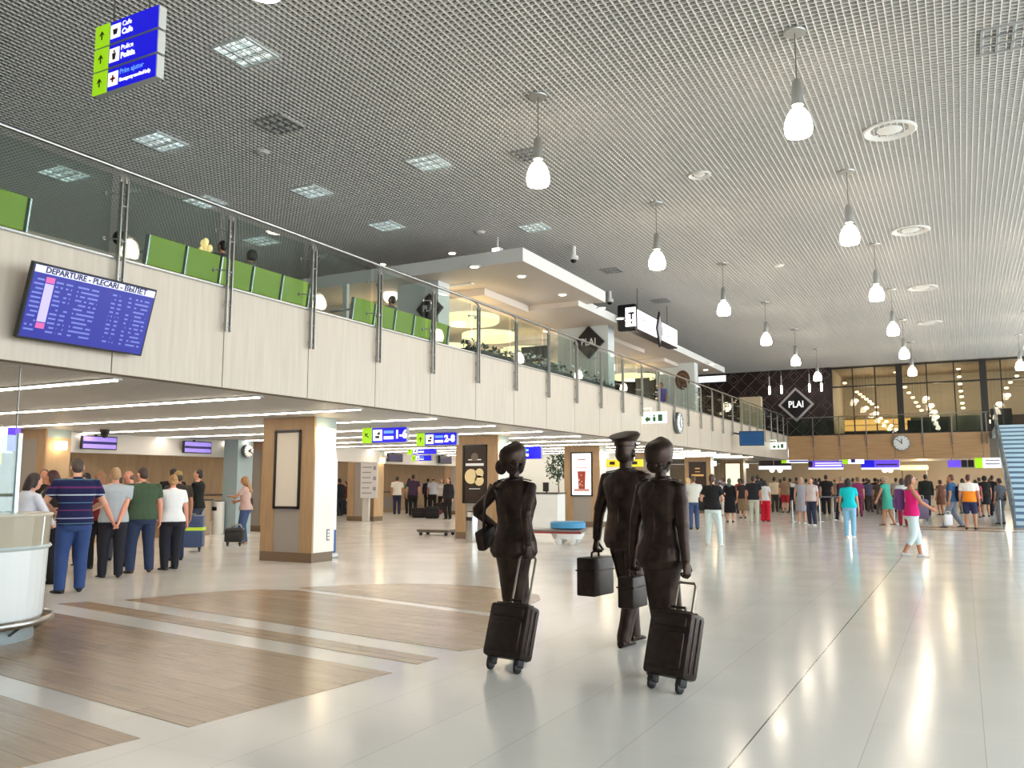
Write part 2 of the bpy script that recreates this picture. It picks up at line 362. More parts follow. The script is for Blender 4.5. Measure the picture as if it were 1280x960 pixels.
for k, c in enumerate(pn):
    if k < 7: r, i, n_ = 0, k, 7
    elif k < 13: r, i, n_ = 1, k - 7, 6
    else: r, i, n_ = 2, k - 13, 4
    c['label'] = 'lit white pendant lamp, %s from the near end of the %s' % (ORD[i], nm[r])
    c['label'] = c['label'].replace("first from the near end", "nearest")
# ---- round air vents, square louvre lights and small fittings in the grid ceiling
ventm = mat('vent_white', (214, 212, 206), .45)
def vent(loc, r, label, grp='round air vents in the hall ceiling'):
    t = empty('ceiling_vent', loc, 0, label, 'air vent', grp)
    mb = MB(); mb.lathe([(r, 0), (r, -.02), (r * .93, -.035), (r * .72, .0), (r * .6, .06), (r * .58, .12), (r * .9, .12), (r * .97, .02)], n=36, cap=False); mb.build('ring', ventm, t, True)
    mb = MB(); mb.lathe([(.01, -.03), (r * .3, -.03), (r * .48, .0), (r * .44, .05), (.01, .06)], n=30); mb.build('deflector', ventm, t, True)
    return t
for k, y in enumerate([16.25, 23.2, 30.4, 37.3]): vent((-.84, y, ZC), .46, 'round white air vent in the hall ceiling, %s from the camera' % ORD[k])
vent((-4.5, 16.85, ZC), .24, 'small round air vent between the two rows of pendant lamps')
louv = mat('louvre_white', (225, 232, 230), .3, .3); tubem = mat('tube_light', (250, 255, 255), .3, emit=(226, 244, 250), strength=2.4)
def louvre(x, y, w, d, label, lit, cells=(4, 3)):
    t = empty('ceiling_light', (x, y, ZC), 0, label, 'ceiling light', 'louvre lights in the hall ceiling')
    mb = MB()
    for i in range(cells[0] + 1): u = -w / 2 + w * i / cells[0]; mb.box((u - .012, -d / 2, -.02), (u + .012, d / 2, .05))
    for i in range(cells[1] + 1): v = -d / 2 + d * i / cells[1]; mb.box((-w / 2, v - .012, -.02), (w / 2, v + .012, .05))
    mb.build('louvre', louv if lit else mat('louvre_dull', (150, 150, 148), .5), t)
    mb = MB(); mb.box((-w / 2, -d / 2, .05), (w / 2, d / 2, .08)); mb.build('diffuser', tubem if lit else mat('dull_diffuser', (140, 145, 145), .5), t)
LV = [(307, 65, .66, 1, 'large square louvre light right of the hanging blue sign'), (350, 155, .6, 0, 'unlit dark square louvre panel below the large louvre light'), (200, 177, .7, 1, 'square louvre light under the hanging blue sign'),
      (79, 217, .7, 1, 'leftmost square louvre light above the balcony glass'), (256, 252, .7, 1, 'square louvre light above the heads behind the railing'), (389, 239, .66, 1, 'square louvre light left of the brightest one over the railing'),
      (535, 203, .66, 1, 'bright square louvre light left of the second pendant lamp'), (483, 282, .66, 1, 'square louvre light just above the cafe end of the bench row'), (326, 301, .7, 1, 'faint louvre light low behind the railing over the benches'),
      (668, 284, .62, 1, 'louvre light above the cafe canopy corner'), (660, 193, .5, 0, 'unlit dark louvre panel left of the second pendant lamp shade'), (764, 338, .55, 0, 'unlit dark louvre panel just beyond the cafe canopy'), (826, 376, .55, 0, 'unlit dark louvre panel above the cafe sign'), (1266, 45, .8, 0, 'unlit dark louvre panel at the top right corner')]
for px, py, w, lit, lb in LV: p = atz(px, py, ZC); louvre(p.x, p.y, w, w, lb, lit)
# small devices on the ceiling by the canopy
def camera_dome(px, py, label):
    p = atz(px, py, ZC); t = empty('security_camera', p, 0, label, 'security camera', 'dome cameras on the ceilings')
    mb = MB(); mb.lathe([(.001, 0), (.06, 0), (.06, -.25), (.12, -.27), (.13, -.36), (.1, -.38), (.001, -.38)], n=20); mb.build('housing', white, t, True)
    mb = MB(); mb.ell((0, 0, -.38), (.09, .09, .08)); mb.build('dome', black, t, True)
camera_dome(717, 308, 'white security camera hanging right of the cafe canopy corner')
camera_dome(762, 364, 'white security camera by the far corner of the cafe canopy')
def spot_unit(px, py, label):
    p = atz(px, py, ZC); t = empty('spotlight', p, 0, label, 'spotlight', 'ceiling spotlights above the canopy')
    mb = MB(); mb.tube([(0, 0, 0), (0, 0, -.3)], .02); mb.box((-.12, -.1, -.55), (.12, .1, -.3), bevel=.03); mb.build('housing', white, t)
    mb = MB(); mb.box((-.1, -.12, -.53), (.1, -.1, -.33), bevel=.01); mb.build('lens', mat('spot_glow', (255, 255, 250), .3, emit=(255, 248, 236), strength=6.), t)
spot_unit(622, 296, 'white cube spotlight hanging just above the cafe canopy edge')
for px, py, lb in ((565, 316, 'lit recessed downlight above the railing left of the canopy'), (478, 330, 'lit recessed downlight close to the handrail left of the canopy'), (600, 290, 'small unlit square fitting left of the cube spotlight'), (328, 190, 'small dull square fitting below the dark louvre panel'), (974, 332, 'tiny white round fitting among the far pendant lamps')):
    p = atz(px, py, ZC); t = empty('downlight', p, 0, lb, 'downlight', 'small fittings in the hall ceiling')
    mb = MB(); mb.lathe([(.001, -.02), (.11, -.02), (.14, 0), (.14, .03), (.001, .03)], n=20); mb.build('trim_ring', white, t, True)
    mb = MB(); mb.lathe([(.001, -.026), (.09, -.026), (.09, -.01), (.001, -.01)], n=20); mb.build('lens', lampw if 'lit rec' in lb and 'unlit' not in lb else white, t, True)
for px, py, lb in ((131, 538, 'black dome camera under the low ceiling left of the check-in screens'), (146, 552, 'white and black dome camera before the bulkhead between two check-in screens')):
    p = atz(px, py, ZL - .02); t = empty('security_camera', (p.x, p.y, ZL), 0, lb, 'security camera', 'dome cameras on the ceilings')
    mb = MB(); mb.lathe([(.001, 0), (.11, 0), (.11, -.07), (.09, -.10), (.001, -.10)], n=20); mb.build('housing', white if 'white' in lb else black, t, True)
    mb = MB(); mb.ell((0, 0, -.12), (.085, .085, .085)); mb.build('dome', black, t, True)
# ---- LED lines in the low ceiling
for k in range(17):
    y = 4.4 + 2.36 * k
    if abs(y - 12.8) < .5: pass
    t = empty('linear_light', (-14.2, y, ZL), 0, 'white LED line across the low slatted ceiling, %s from the counter end' % ORD[k], 'linear light', 'LED lines under the balcony')
    mb = MB(); mb.box((-10.5, -.06, -.02), (5.25, .06, .0)); mb.build('housing', alu, t)
    mb = MB(); mb.box((-10.4, -.04, -.032), (5.2, .04, -.018)); mb.build('diffuser', ledw, t)
# ---- pillars under the balcony
pil_brown = mat('pillar_wood', (166, 136, 101), .45); noise_tint(pil_brown, (8, 8, .6), nscale=3, rgb=(172, 142, 107), rgb2=(155, 125, 92))
pil_grey = mat('pillar_grey_panel', (150, 143, 136), .45); pil_white = mat('pillar_white_side', (232, 230, 222), .3); plinth = mat('plinth_brown', (112, 92, 72), .4)
bluegrey = mat('bluegrey_band', (150, 168, 172), .5)
sconce_g = mat('sconce_glow', (255, 244, 220), .3, emit=(255, 226, 180), strength=12.)
def pillar(k, x0, x1, y0, y1, white_side=True):
    s = MB()
    s.box((x0 + .02, y0 + .02, 0), (x1 - .02, y1, ZL - .002), mi=1)
    s.box((x0, y0, 0), (x1, y1 - .02, .18), mi=3)
    for a, b in ((x0, x0 + .32), (x1 - .32, x1)): s.box((a, y0, .18), (b, y0 + .04, 2.52), mi=0)
    s.box((x0, y0 - .005, 2.52), (x1, y0 + .05, ZL - .002), mi=0)
    s.box((x1 - .03, y0 + .04, .18), (x1 + .002, y1 + .01, 2.55), mi=2); s.box((x1 - .03, y0 + .04, 2.55), (x1 + .004, y1 + .01, ZL - .002), mi=4)
    s.box((x0 - .002, y0 + .04, .18), (x0 + .03, y1 + .01, ZL - .002), mi=0)
    return struct(s.build('pillar_%d' % k, [pil_brown, pil_grey, pil_white if white_side else tanwall, plinth, bluegrey]))
PILY = [12.5, 19.72, 26.85, 34.05, 41.25, 48.3]
for k, y in enumerate(PILY): pillar(k + 1, -12.15, -10.85, y, y + .62)
for k, y in enumerate([5.0, 12.45, 19.7, 26.9, 34.1, 41.3]): pillar(k + 11, *((-20.2, -18.9) if y < 26 else (-21.6, -20.3)), y, y + .62, False)
def sconce(x, y, z, label):
    t = empty('wall_lamp', (x, y, z), 0, label, 'wall lamp', 'cube lamps on the pillars')
    mb = MB(); mb.box((0, -.06, -.06), (.05, .06, .06)); mb.build('bracket', darksteel, t)
    mb = MB(); mb.box((.04, -.1, -.1), (.22, .1, .1), bevel=.02); mb.build('glass_cube', sconce_g, t)
SN = ['nearest blank-poster pillar', 'pillar with the black menu poster', 'pillar with the white drink poster', 'pillar hidden behind the bronze figures', 'pillar with the brown menu', 'farthest pillar with white poster']
for k, y in enumerate(PILY[:]): sconce(-10.85, y + .2, 2.42, 'lit cube wall lamp on the side of the ' + SN[k])
for k, (y, w) in enumerate(zip([12.45, 19.7, 26.9], ['left of the purple check-in screens', 'above the woman looking at her phone', 'beside the info board'])): sconce(-18.9 if y < 26 else -20.3, y + .3, 2.36, 'lit cube wall lamp on a back pillar ' + w)
# posters on the pillars
poster_fr = mat('poster_frame_black', (28, 26, 26), .35)
def poster(x, y, z, w, h, name, label, paper, deco):
    t = empty(name, (x, y - .001, z), 0, label, 'poster')
    mb = MB(); f = .045
    for a, b in (((-w / 2, -h / 2), (w / 2, -h / 2 + f)), ((-w / 2, h / 2 - f), (w / 2, h / 2)), ((-w / 2, -h / 2), (-w / 2 + f, h / 2)), ((w / 2 - f, -h / 2), (w / 2, h / 2))): mb.box((a[0], -.05, a[1]), (b[0], 0, b[1]))
    mb.build('frame', poster_fr, t)
    mb = MB(); mb.box((-w / 2 + .02, -.025, -h / 2 + .02), (w / 2 - .02, -.004, h / 2 - .02)); mb.build('sheet', paper, t)
    if deco: deco(t)
    return t
poster(-11.5, 12.5 + .02, 1.75, .66, 1.5, 'blank_poster', 'blank cream poster in black frame on the nearest pillar', mat('poster_cream', (214, 206, 192), .35), None)
blackp = mat('poster_black', (42, 26, 20), .4); creamp = mat('plate_cream', (226, 206, 158), .5)
def deco2(t):
    mb = MB()
    mb.lathe([(.001, 0), (.11, 0), (.11, .006), (.001, .006)], (0, -.027, .46), 20, mtx=M.Rotation(PI / 2, 4, 'X')); mb.build('logo', mat('logo_grey', (110, 96, 84), .5), t)
    mb = MB()
    for x, z, r in ((-.11, -.06, .20), (.15, .02, .13), (.14, -.17, .14)): mb.lathe([(.001, 0), (r, 0), (r * .96, .008), (.001, .008)], (x, -.027, z), 24, mtx=M.Rotation(PI / 2, 4, 'X'))
    mb.build('printed_food', creamp, t)
    mb = MB(); mb.box((-.28, -.03, .22), (.28, -.026, .29)); mb.box((-.17, -.03, -.40), (.17, -.026, -.38)); mb.box((-.2, -.03, .37), (.2, -.026, .4)); mb.build('printed_lines', whitegloss, t)
poster(-11.55, 19.72 + .02, 1.72, .74, 1.55, 'menu_poster', 'black menu poster with two round plates on a pillar', blackp, deco2)
def deco3(t):
    mb = MB(); mb.loft([[(-.12, -.028, -.5), (.12, -.028, -.5), (.12, -.026, -.5), (-.12, -.026, -.5)], [(-.15, -.028, .1), (.15, -.028, .1), (.15, -.026, .1), (-.15, -.026, .1)]]); mb.build('printed_cup', mat('cup_red', (168, 66, 44), .5), t)
    mb = MB(); mb.box((-.22, -.03, .2), (.22, -.026, .23)); mb.box((-.15, -.03, .47), (.15, -.026, .52)); mb.box((-.28, -.03, -.58), (.28, -.026, -.5)); mb.build('printed_lines', mat('print_pink', (206, 150, 144), .5), t)
    mb = MB()
    for k in range(8): mb.ell((random.uniform(-.1, .1), -.03, random.uniform(-.42, .05)), (.022, .004, .022), 8, 5)
    mb.build('printed_pattern', mat('print_cream', (236, 200, 180), .5), t)
poster(-11.5, 26.85 + .02, 1.78, .80, 1.5, 'drink_poster', 'backlit white poster with a red patterned cup on a pillar', mat('poster_backlit', (238, 236, 240), .3, emit=(240, 240, 248), strength=.9), deco3)
def deco5(t):
    mb = MB(); mb.box((-.3, -.03, .05), (.3, -.026, .14)); mb.box((-.12, -.03, .4), (.12, -.026, .46)); mb.box((-.12, -.03, .25), (.12, -.026, .29)); mb.build('printed_lines', mat('print_gold', (236, 190, 120), .5), t)
poster(-11.5, 41.25 + .02, 1.75, .86, 1.5, 'food_menu', 'dark brown lit menu poster on a far pillar', blackp, deco5)
poster(-11.45, 48.3 + .02, 1.75, .9, 1.7, 'white_poster', 'blank glowing white poster on the farthest pillar', mat('poster_cream_lit', (240, 232, 206), .3, emit=(255, 244, 214), strength=.8), None)
# socket plate on the white side of the first pillar
t = empty('socket_plate', (-10.845, 12.95, .5), 0, 'small grey socket plate low on the nearest pillar', 'wall socket')
mb = MB(); mb.box((0, -.04, -.11), (.012, .04, .11), bevel=.004); mb.build('plate', mat('socket_grey', (140, 140, 138), .5), t)
mb = MB(); [mb.box((.01, -.025, z - .02), (.016, .025, z + .02)) for z in (-.06, 0, .06)]; mb.build('outlets', whitegloss, t)

# ---- wayfinding signs
blue = mat('sign_blue', (16, 12, 200), .35, emit=(14, 10, 205), strength=.75); green = mat('sign_lime', (160, 214, 20), .35, emit=(160, 220, 20), strength=.6)
purple = mat('sign_purple', (96, 70, 200), .35, emit=(96, 66, 214), strength=.9); signw = mat('sign_white', (245, 245, 245), .4, emit=(255, 255, 255), strength=.8)
signdk = mat('sign_dark', (40, 26, 38), .4); sgrey = mat('sign_edge_grey', (176, 180, 178), .45); cyan_t = mat('sign_lightblue', (110, 170, 240), .4, emit=(110, 170, 240), strength=.6)
arrowm = mat('sign_arrow', (20, 40, 12), .5)
def arrow(t, x, z, s, y=-.06, rot=0.):
    mb = MB(); c = M.Translation((x, y, z)) @ M.Rotation(rot, 4, 'Y')
    for lo, hi in (((-.09, -.6), (.09, .35)),): mb.prism([(lo[0] * s, lo[1] * s), (hi[0] * s, lo[1] * s), (hi[0] * s, hi[1] * s), (lo[0] * s, hi[1] * s)], 0, .006, 'y')
    mb.prism([(-.42 * s, .12 * s), (-.42 * s, -.08 * s), (0, .38 * s), (.42 * s, -.08 * s), (.42 * s, .12 * s), (0, .62 * s)], 0, .006, 'y')
    o = mb.build('arrow', arrowm, t); o.matrix_local = c
def icon(t, x, z, s, kind, y=-.06):
    mb = MB(); mb.box((x - s, y, z - s), (x + s, y + .006, z + s), bevel=.0, mi=0)
    if kind == 'cup':
        mb.prism([(x - .5 * s, z + .3 * s), (x - .35 * s, z - .5 * s), (x + .35 * s, z - .5 * s), (x + .5 * s, z + .3 * s)], y - .003, y, 'y', mi=1)
    elif kind == 'person':
        mb.ell((x, y, z + .5 * s), (.2 * s, .004, .2 * s), 10, 6, mi=1); mb.prism([(x - .4 * s, z + .25 * s), (x - .25 * s, z - .7 * s), (x + .25 * s, z - .7 * s), (x + .4 * s, z + .25 * s)], y - .003, y, 'y', mi=1)
    elif kind == 'cross':
        mb.box((x - .15 * s, y - .003, z - .5 * s), (x + .15 * s, y, z + .5 * s), mi=2); mb.box((x - .5 * s, y - .003, z - .15 * s), (x + .5 * s, y, z + .15 * s), mi=2)
    else:
        mb.box((x - .5 * s, y - .003, z - .55 * s), (x + .45 * s, y, z - .1 * s), mi=1); mb.prism([(x - .1 * s, z), (x + .6 * s, z + .1 * s), (x + .5 * s, z + .6 * s), (x, z + .5 * s)], y - .003, y, 'y', mi=1)
    mb.build('icon', [signw, signdk, mat('sign_red', (190, 30, 40), .5)], t)
# hanging triple sign
t = empty('direction_sign', (-8.05, 6.0, 5.88), 0, 'blue three-row hanging sign with lime arrow squares near the ceiling', 'sign')
[(lambda mb: (mb.tube([(x, 0, .8), (x, 0, ZC - 5.88)], .008, 6), mb.build('hanger', darksteel, t)))(MB()) for x in (-.3, .3)]
for k, (a, b, ic) in enumerate([('Cafe', 'Cafe', 'cup'), ('Police', 'Politia', 'person'), ('Prim ajutor', 'Emergency medical help', 'cross')]):
    z = .71 - k * .285; h = .13
    bo = MB(); bo.box((-.53, -.05, z - h), (.53, .05, z + h), bevel=.01, mi=0); bo.box((-.27, -.055, z - h + .004), (.515, -.045, z + h - .004), mi=1); bd = bo.build('board', [sgrey, blue], t)
    mb = MB(); mb.box((-.53, -.058, z - h), (-.29, -.045, z + h)); mb.build('arrow_square', green, t)
    arrow(t, -.41, z, .085, -.064); icon(t, -.18, z, .082, ic)
    text(a, .085, FACE_S(-.07, -.058, z + .055), signw if k < 2 else cyan_t, t, bold=0.)
    text(b, .095 if k < 2 else .052, FACE_S(-.07, -.058, z - .04), signw, t, bold=.003)
# under-balcony signs
def way(x, y, z, w, h, label, num, rot, n2=None):
    t = empty('direction_sign', (x, y, z), 0, label, 'sign', 'blue hanging signs with lime arrow squares')
    mb = MB(); mb.box((-w / 2, -.05, -h / 2), (w / 2, .05, h / 2), bevel=.008, mi=0); mb.box((-w / 2 + h * .8, -.056, -h / 2 + .01), (w / 2 - .01, -.045, h / 2 - .01), mi=1); mb.build('board', [sgrey, blue], t)
    mb = MB(); mb.box((-w / 2, -.06, -h / 2), (-w / 2 + h * .78, -.045, h / 2)); mb.build('arrow_square', green, t)
    arrow(t, -w / 2 + h * .39, 0, h * .33, -.066, rot); icon(t, -w / 2 + h * 1.25, 0, h * .36, 'bag')
    mb = MB(); mb.box((-w / 2 + h * 1.75, -.06, h * .1), (-w / 2 + h * 2.5, -.055, h * .28)); mb.build('small_lines', cyan_t, t)
    mb = MB(); mb.box((-w / 2 + h * 1.75, -.06, -h * .28), (-w / 2 + h * 2.5, -.055, -h * .08)); mb.build('small_lines', signw, t)
    if num: text(num, h * .72, FACE_S(-w / 2 + h * 2.62, -.06, 0), signw, t, bold=.01)
    [(lambda mb: (mb.tube([(q, 0, h / 2 - .01), (q, 0, ZL - z)], .008, 6), mb.build('hanger', darksteel, t)))(MB()) for q in (-w * .35, w * .35)]
def onray(px, py, D): d = ray(px, py).normalized(); return CAM + d * D
p = onray(482, 544, 19.0); way(p.x, p.y, p.z, 1.2, .34, 'blue hanging sign numbered 1-6 with lime arrow square', '1-6', -PI / 4)
p = onray(547, 549, 21.5); way(p.x, p.y, p.z, 1.2, .32, 'blue hanging sign numbered 2-8 with lime arrow square', '2-8', 0)
p = onray(528, 563, 32); way(p.x, p.y, p.z, 1.3, .30, 'small blue sign above the queue by the info board', None, 0)
p = onray(528, 572, 33); way(p.x, p.y, p.z - .02, .9, .22, 'lower short blue sign under the small blue one', None, 0)
p = onray(652, 566, 24); way(p.x, p.y, p.z, 1.3, .36, 'blue hanging sign behind the head of the left bronze woman', None, 0)
t = empty('yellow_sign', onray(779, 579, 31), 0, 'yellow hanging sign behind the shoulder of the bronze man', 'sign')
mb = MB(); mb.box((-.75, -.05, -.13), (.75, .05, .13), bevel=.01); mb.build('board', mat('sign_yellow', (214, 196, 40), .4, emit=(220, 200, 40), strength=.5), t); mb = MB(); [mb.box((q, -.06, -.05), (q + .2, -.052, .06)) for q in (-.5, .0, .35)]; mb.build('pictograms', signdk, t)
[(lambda mb: (mb.tube([(q, 0, .12), (q, 0, .45)], .008, 6), mb.build('hanger', darksteel, t)))(MB()) for q in (-.6, .6)]
# ---- wall screens
scr = mat('screen_blue', (28, 30, 120), .25)
def screen_mat():
    m = mat('departure_screen', (20, 22, 90), .3); n, l, b = nodes(m)
    tc = n.new('ShaderNodeTexCoord'); s = n.new('ShaderNodeSeparateXYZ'); l.new(tc.outputs['Object'], s.inputs[0])
    def mth(op, a, bv=None):
        q = n.new('ShaderNodeMath'); q.operation = op
        for i, v in enumerate((a, bv)):
            if v is None: continue
            if isinstance(v, (int, float)): q.inputs[i].default_value = v
            else: l.new(v, q.inputs[i])
        return q.outputs[0]
    row = mth('DIVIDE', mth('ADD', s.outputs['Z'], .318), .048); fr = mth('FRACT', row)
    inrow = mth('MULTIPLY', mth('GREATER_THAN', fr, .3), mth('LESS_THAN', fr, .68))
    inz = mth('MULTIPLY', mth('GREATER_THAN', s.outputs['Z'], -.32), mth('LESS_THAN', s.outputs['Z'], .26))
    cr = n.new('ShaderNodeValToRGB'); cr.color_ramp.interpolation = 'CONSTANT'; e = cr.color_ramp.elements
    e[0].position, e[0].color = 0, (0, 0, 0, 1); e[1].position, e[1].color = .03, (1, 1, 1, 1)
    for p_, v in ((.10, 0), (.185, 1), (.24, 0), (.26, 1), (.31, 0), (.35, 1), (.52, 0), (.63, 1), (.665, 0), (.69, 1), (.72, 0), (.77, 1), (.80, 0), (.83, 1), (.95, 0)):
        q = e.new(p_); q.color = (v, v, v, 1)
    l.new(mth('DIVIDE', mth('ADD', s.outputs['X'], .75), 1.5), cr.inputs[0])
    cb = n.new('ShaderNodeCombineXYZ'); l.new(mth('FLOOR', row), cb.inputs[1]); l.new(mth('FLOOR', mth('MULTIPLY', s.outputs['X'], 34)), cb.inputs[0])
    wn = n.new('ShaderNodeTexWhiteNoise'); l.new(cb.outputs[0], wn.inputs['Vector'])
    mask = mth('MULTIPLY', mth('MULTIPLY', inrow, inz), mth('MULTIPLY', cr.outputs[0], mth('GREATER_THAN', wn.outputs['Value'], .25)))
    mx = n.new('ShaderNodeMixRGB'); mx.inputs[1].default_value = lin((26, 32, 150)); mx.inputs[2].default_value = lin((130, 148, 220)); l.new(mask, mx.inputs[0])
    l.new(mx.outputs[0], b.inputs['Emission Color']); b.inputs['Emission Strength'].default_value = .8
    return m
def tv(loc, w, h, rz, tilt, label, rows=True):
    t = empty('departure_screen' if rows else 'wall_screen', loc, rz, label, 'screen'); T = M.Rotation(tilt, 4, 'X')
    mb = MB(); f = .022
    mb.box((-w / 2, -.03, -h / 2), (w / 2, .03, h / 2), bevel=.008); o = mb.build('casing', black, t); o.matrix_local = T
    mb = MB(); mb.box((-w / 2 + f, -.033, -h / 2 + f), (w / 2 - f, -.028, h / 2 - f)); o = mb.build('display', screen_mat() if rows else mat('screen_teal', (24, 70, 116), .3, emit=(26, 84, 136), strength=.2), t); o.matrix_local = T
    # the display's gradient comes from the panel itself
    mb = MB(); mb.box((-.2, .02, -.1), (.2, .12, .1)); mb.tube([(0, .1, 0), (0, .238, 0)], .04, 10); mb.build('bracket', black, t)
    return t, T
t, T = tv((-8.36, 5.92, 3.36), 1.50, .80, PI / 2, math.radians(16), 'large blue departures screen tilted on the left balcony front')
tt = mat('screen_text', (190, 200, 250), .4, emit=(170, 182, 245), strength=.55); th = mat('screen_head', (190, 190, 222), .4, emit=(186, 186, 220), strength=.75); tdk = mat('screen_head_text', (20, 20, 60), .4); tpk = mat('screen_pink', (190, 90, 150), .4, emit=(200, 80, 150), strength=.5); tlav = mat('screen_lavender', (170, 160, 240), .4, emit=(160, 150, 240), strength=.75)
mb = MB(); mb.box((-.725, -.037, .30), (.725, -.032, .375)); o = mb.build('title_bar', th, t); o.matrix_local = T
text('DEPARTURE - PLECARI - \u0412\u042b\u041b\u0415\u0422', .085, T @ FACE_S(0, -.039, .337), tdk, t, align='CENTER', bold=.002)
mb = MB(); mb.box((-.585, -.036, -.20), (-.49, -.033, .20)); o = mb.build('status_column', tlav, t); o.matrix_local = T
for za, zb_ in ((.21, .27), (-.27, -.21)): mb = MB(); mb.box((-.585, -.036, za), (-.49, -.033, zb_)); o = mb.build('status_mark', tpk, t); o.matrix_local = T
p = aty(938, 548, 36.2); t, T = tv((-7.75, 36.2, p.z), 1.0, .62, math.radians(12), math.radians(14), 'small teal screen on a bracket at the far balcony front', False)
mb = MB(); mb.tube([(0, .1, .1), (-.75, .25, .25)], .035, 8); mb.build('arm', black, t)
# check-in bulkhead screens
for k, (px, y) in enumerate([(98, 14.2), (200, 17.35), (254, 19.0), (404, 21.0), (500, 28.3), (558, 32.3)]):
    t = empty('check_in_screen', (-19.5 if k < 4 else -20.5, y if k < 3 else [0, 0, 0, 21.4, 28.4, 32.2][k], 2.5), PI / 2, 'purple check-in screen on the white bulkhead, %s from the desk end' % ORD[k], 'screen', 'check-in screens under the balcony')
    mb = MB(); mb.box((-.5, -.14, -.17), (.5, -.06, .17), bevel=.01); mb.tube([(0, -.08, .1), (0, .055, .2)], .03, 8); mb.build('casing', black, t)
    mb = MB(); mb.box((-.47, -.146, -.145), (.47, -.138, .145)); mb.build('display', mat('screen_lilac', (150, 130, 220), .3, emit=(140, 118, 220), strength=.7) if k < 3 else mat('screen_off', (38, 32, 60), .3), t)
    mb = MB(); mb.box((-.47, -.15, -.04), (.47, -.144, .03)); mb.build('text_band', mat('screen_navy', (30, 20, 110), .4), t)
# ---- clocks
clockf = mat('clock_face', (240, 242, 242), .3)
def clock(loc, r, rz, label, h, m_):
    t = empty('wall_clock', loc, rz, label, 'clock')
    R = M.Rotation(PI / 2, 4, 'X')
    mb = MB(); mb.lathe([(.001, -.1), (r, -.1), (r, .02), (r * .93, .03), (r * .93, .005), (.001, .005)], n=40, mtx=R); mb.build('case', mat('clock_case', (110, 114, 118), .35, .6), t, True)
    mb = MB(); mb.lathe([(.001, .004), (r * .93, .004), (r * .93, .012), (.001, .012)], n=40, mtx=R); mb.build('dial', clockf, t)
    mb = MB()
    for k in range(12):
        a = k * PI / 6; mb.box((-.012, -.02, r * .74), (.012, -.012, r * .88), rot=M.Rotation(a, 4, 'Y'), piv=V((0, -.016, 0)))
    mb.build('hour_marks', black, t)
    for nm_, a, L, w in (('hour_hand', h, .5, .022), ('minute_hand', m_, .78, .016)):
        mb = MB(); mb.box((-w, -.026, -r * .12), (w, -.02, r * L), rot=M.Rotation(a, 4, 'Y'), piv=V((0, -.02, 0))); mb.build(nm_, black, t)
clock((-8.47, 28.3, 3.52), .37, PI / 2, 'round white wall clock seen edge-on on the left balcony front', 2.6, .3)
clock((-2.77, YF - .12, 3.58), .42, 0, 'round white wall clock on the far wooden balcony front', -.15 + 2 * PI * .03, -.9)
clock((-18.6, 18.55, 2.42), .2, PI / 2, 'small round clock on the blue-grey column by check-in', 1, 2)
mb = MB(); mb.box((-19.28, 18.25, 0), (-18.72, 18.85, ZL)); struct(mb.build('pillar_20', bluegrey))
# exit signs projecting from the balcony front
for y, z, lb in ((24.8, 3.46, 'green and white exit sign jutting from the balcony front left of the clock'), (44.5, 3.35, 'small green and white exit sign at the far end of the balcony front')):
    t = empty('exit_sign', (-8.2, y, z), 0, lb, 'exit sign')
    mb = MB(); mb.box((-.38, -.04, -.17), (.38, .04, .17), bevel=.01); mb.tube([(-.1, 0, .15), (-.1, 0, .3)], .012, 6); mb.tube([(-.1, 0, .29), (-.4, 0, .29)], .012, 6); mb.build('box', mat('exit_white', (236, 246, 236), .3, emit=(235, 255, 238), strength=1.2), t)
    mb = MB(); g_ = mat('exit_green', (60, 110, 70), .4); mb.prism([(-.3, -.05), (-.2, .06), (-.2, .0), (-.12, .0), (-.12, -.1), (-.2, -.1), (-.2, -.16)], -.046, -.041, 'y'); mb.box((.12, -.046, -.12), (.26, -.041, .09)); mb.ell((.0, -.044, .06), (.035, .004, .035), 8, 6); mb.box((-.04, -.046, -.12), (.05, -.041, .02)); mb.build('pictogram', g_, t)
# ---- steel bins / bollards, info stand and roll-up
def cyl(px, py, r, h, name, label, cat, m_, cap=True):
    p = atz(px, py); t = empty(name, p, 0, label, cat)
    mb = MB(); mb.lathe([(.001, 0), (r * .96, 0), (r, .02), (r, h - .03), (r * .92, h), (.001, h)], n=28); mb.build('body', m_, t, True)
    mb = MB(); mb.lathe([(r * .5, h - .002), (r * .8, h + .012), (r * .8, h + .02), (r * .5, h + .02)], n=24, cap=False); mb.box((-r * .5, -r - .006, h * .72), (r * .5, -r * .8, h * .84)); mb.build('opening', black, t, True)
    return t
cyl(590, 677.5, .16, .75, 'litter_bin', 'tall polished steel litter bin before the black menu pillar', 'bin', steel)
cyl(727, 656, .17, .85, 'litter_bin', 'steel litter bin before the pillar with the drink poster', 'bin', steel)
cyl(272, 668, .17, .95, 'litter_bin', 'pale cylindrical litter bin left of the woman on her phone', 'bin', mat('bin_pale', (214, 212, 206), .35))
p = atz(460, 652); t = empty('information_stand', p, 0, 'white printed information board on a post before the queue', 'information board')
mb = MB(); mb.box((-.25, -.06, 0), (.05, .06, .95), bevel=.01); mb.tube([(-.2, 0, .9), (-.2, 0, 2.6)], .06, 12); mb.build('post', mat('stand_grey', (196, 194, 188), .4), t)
k_ = (p - CAM).length / F; W, H_ = 25 * k_, 48 * k_; zc = EYE + (603 - 598) * k_
mb = MB(); mb.box((-W / 2 + .1, -.14, zc - H_ / 2), (W / 2 + .1, -.08, zc + H_ / 2), bevel=.01); mb.build('board', mat('board_paper', (206, 204, 206), .4), t)
mb = MB()
for r in range(7):
    z = zc + H_ * .42 - r * H_ * .13; mb.box((-W * .4 + .1, -.146, z - .04), (W * random.uniform(.05, .2) + .1, -.141, z)); mb.box((W * .27 + .1, -.146, z - .12), (W * .44 + .1, -.141, z + .02)) if r % 2 else None
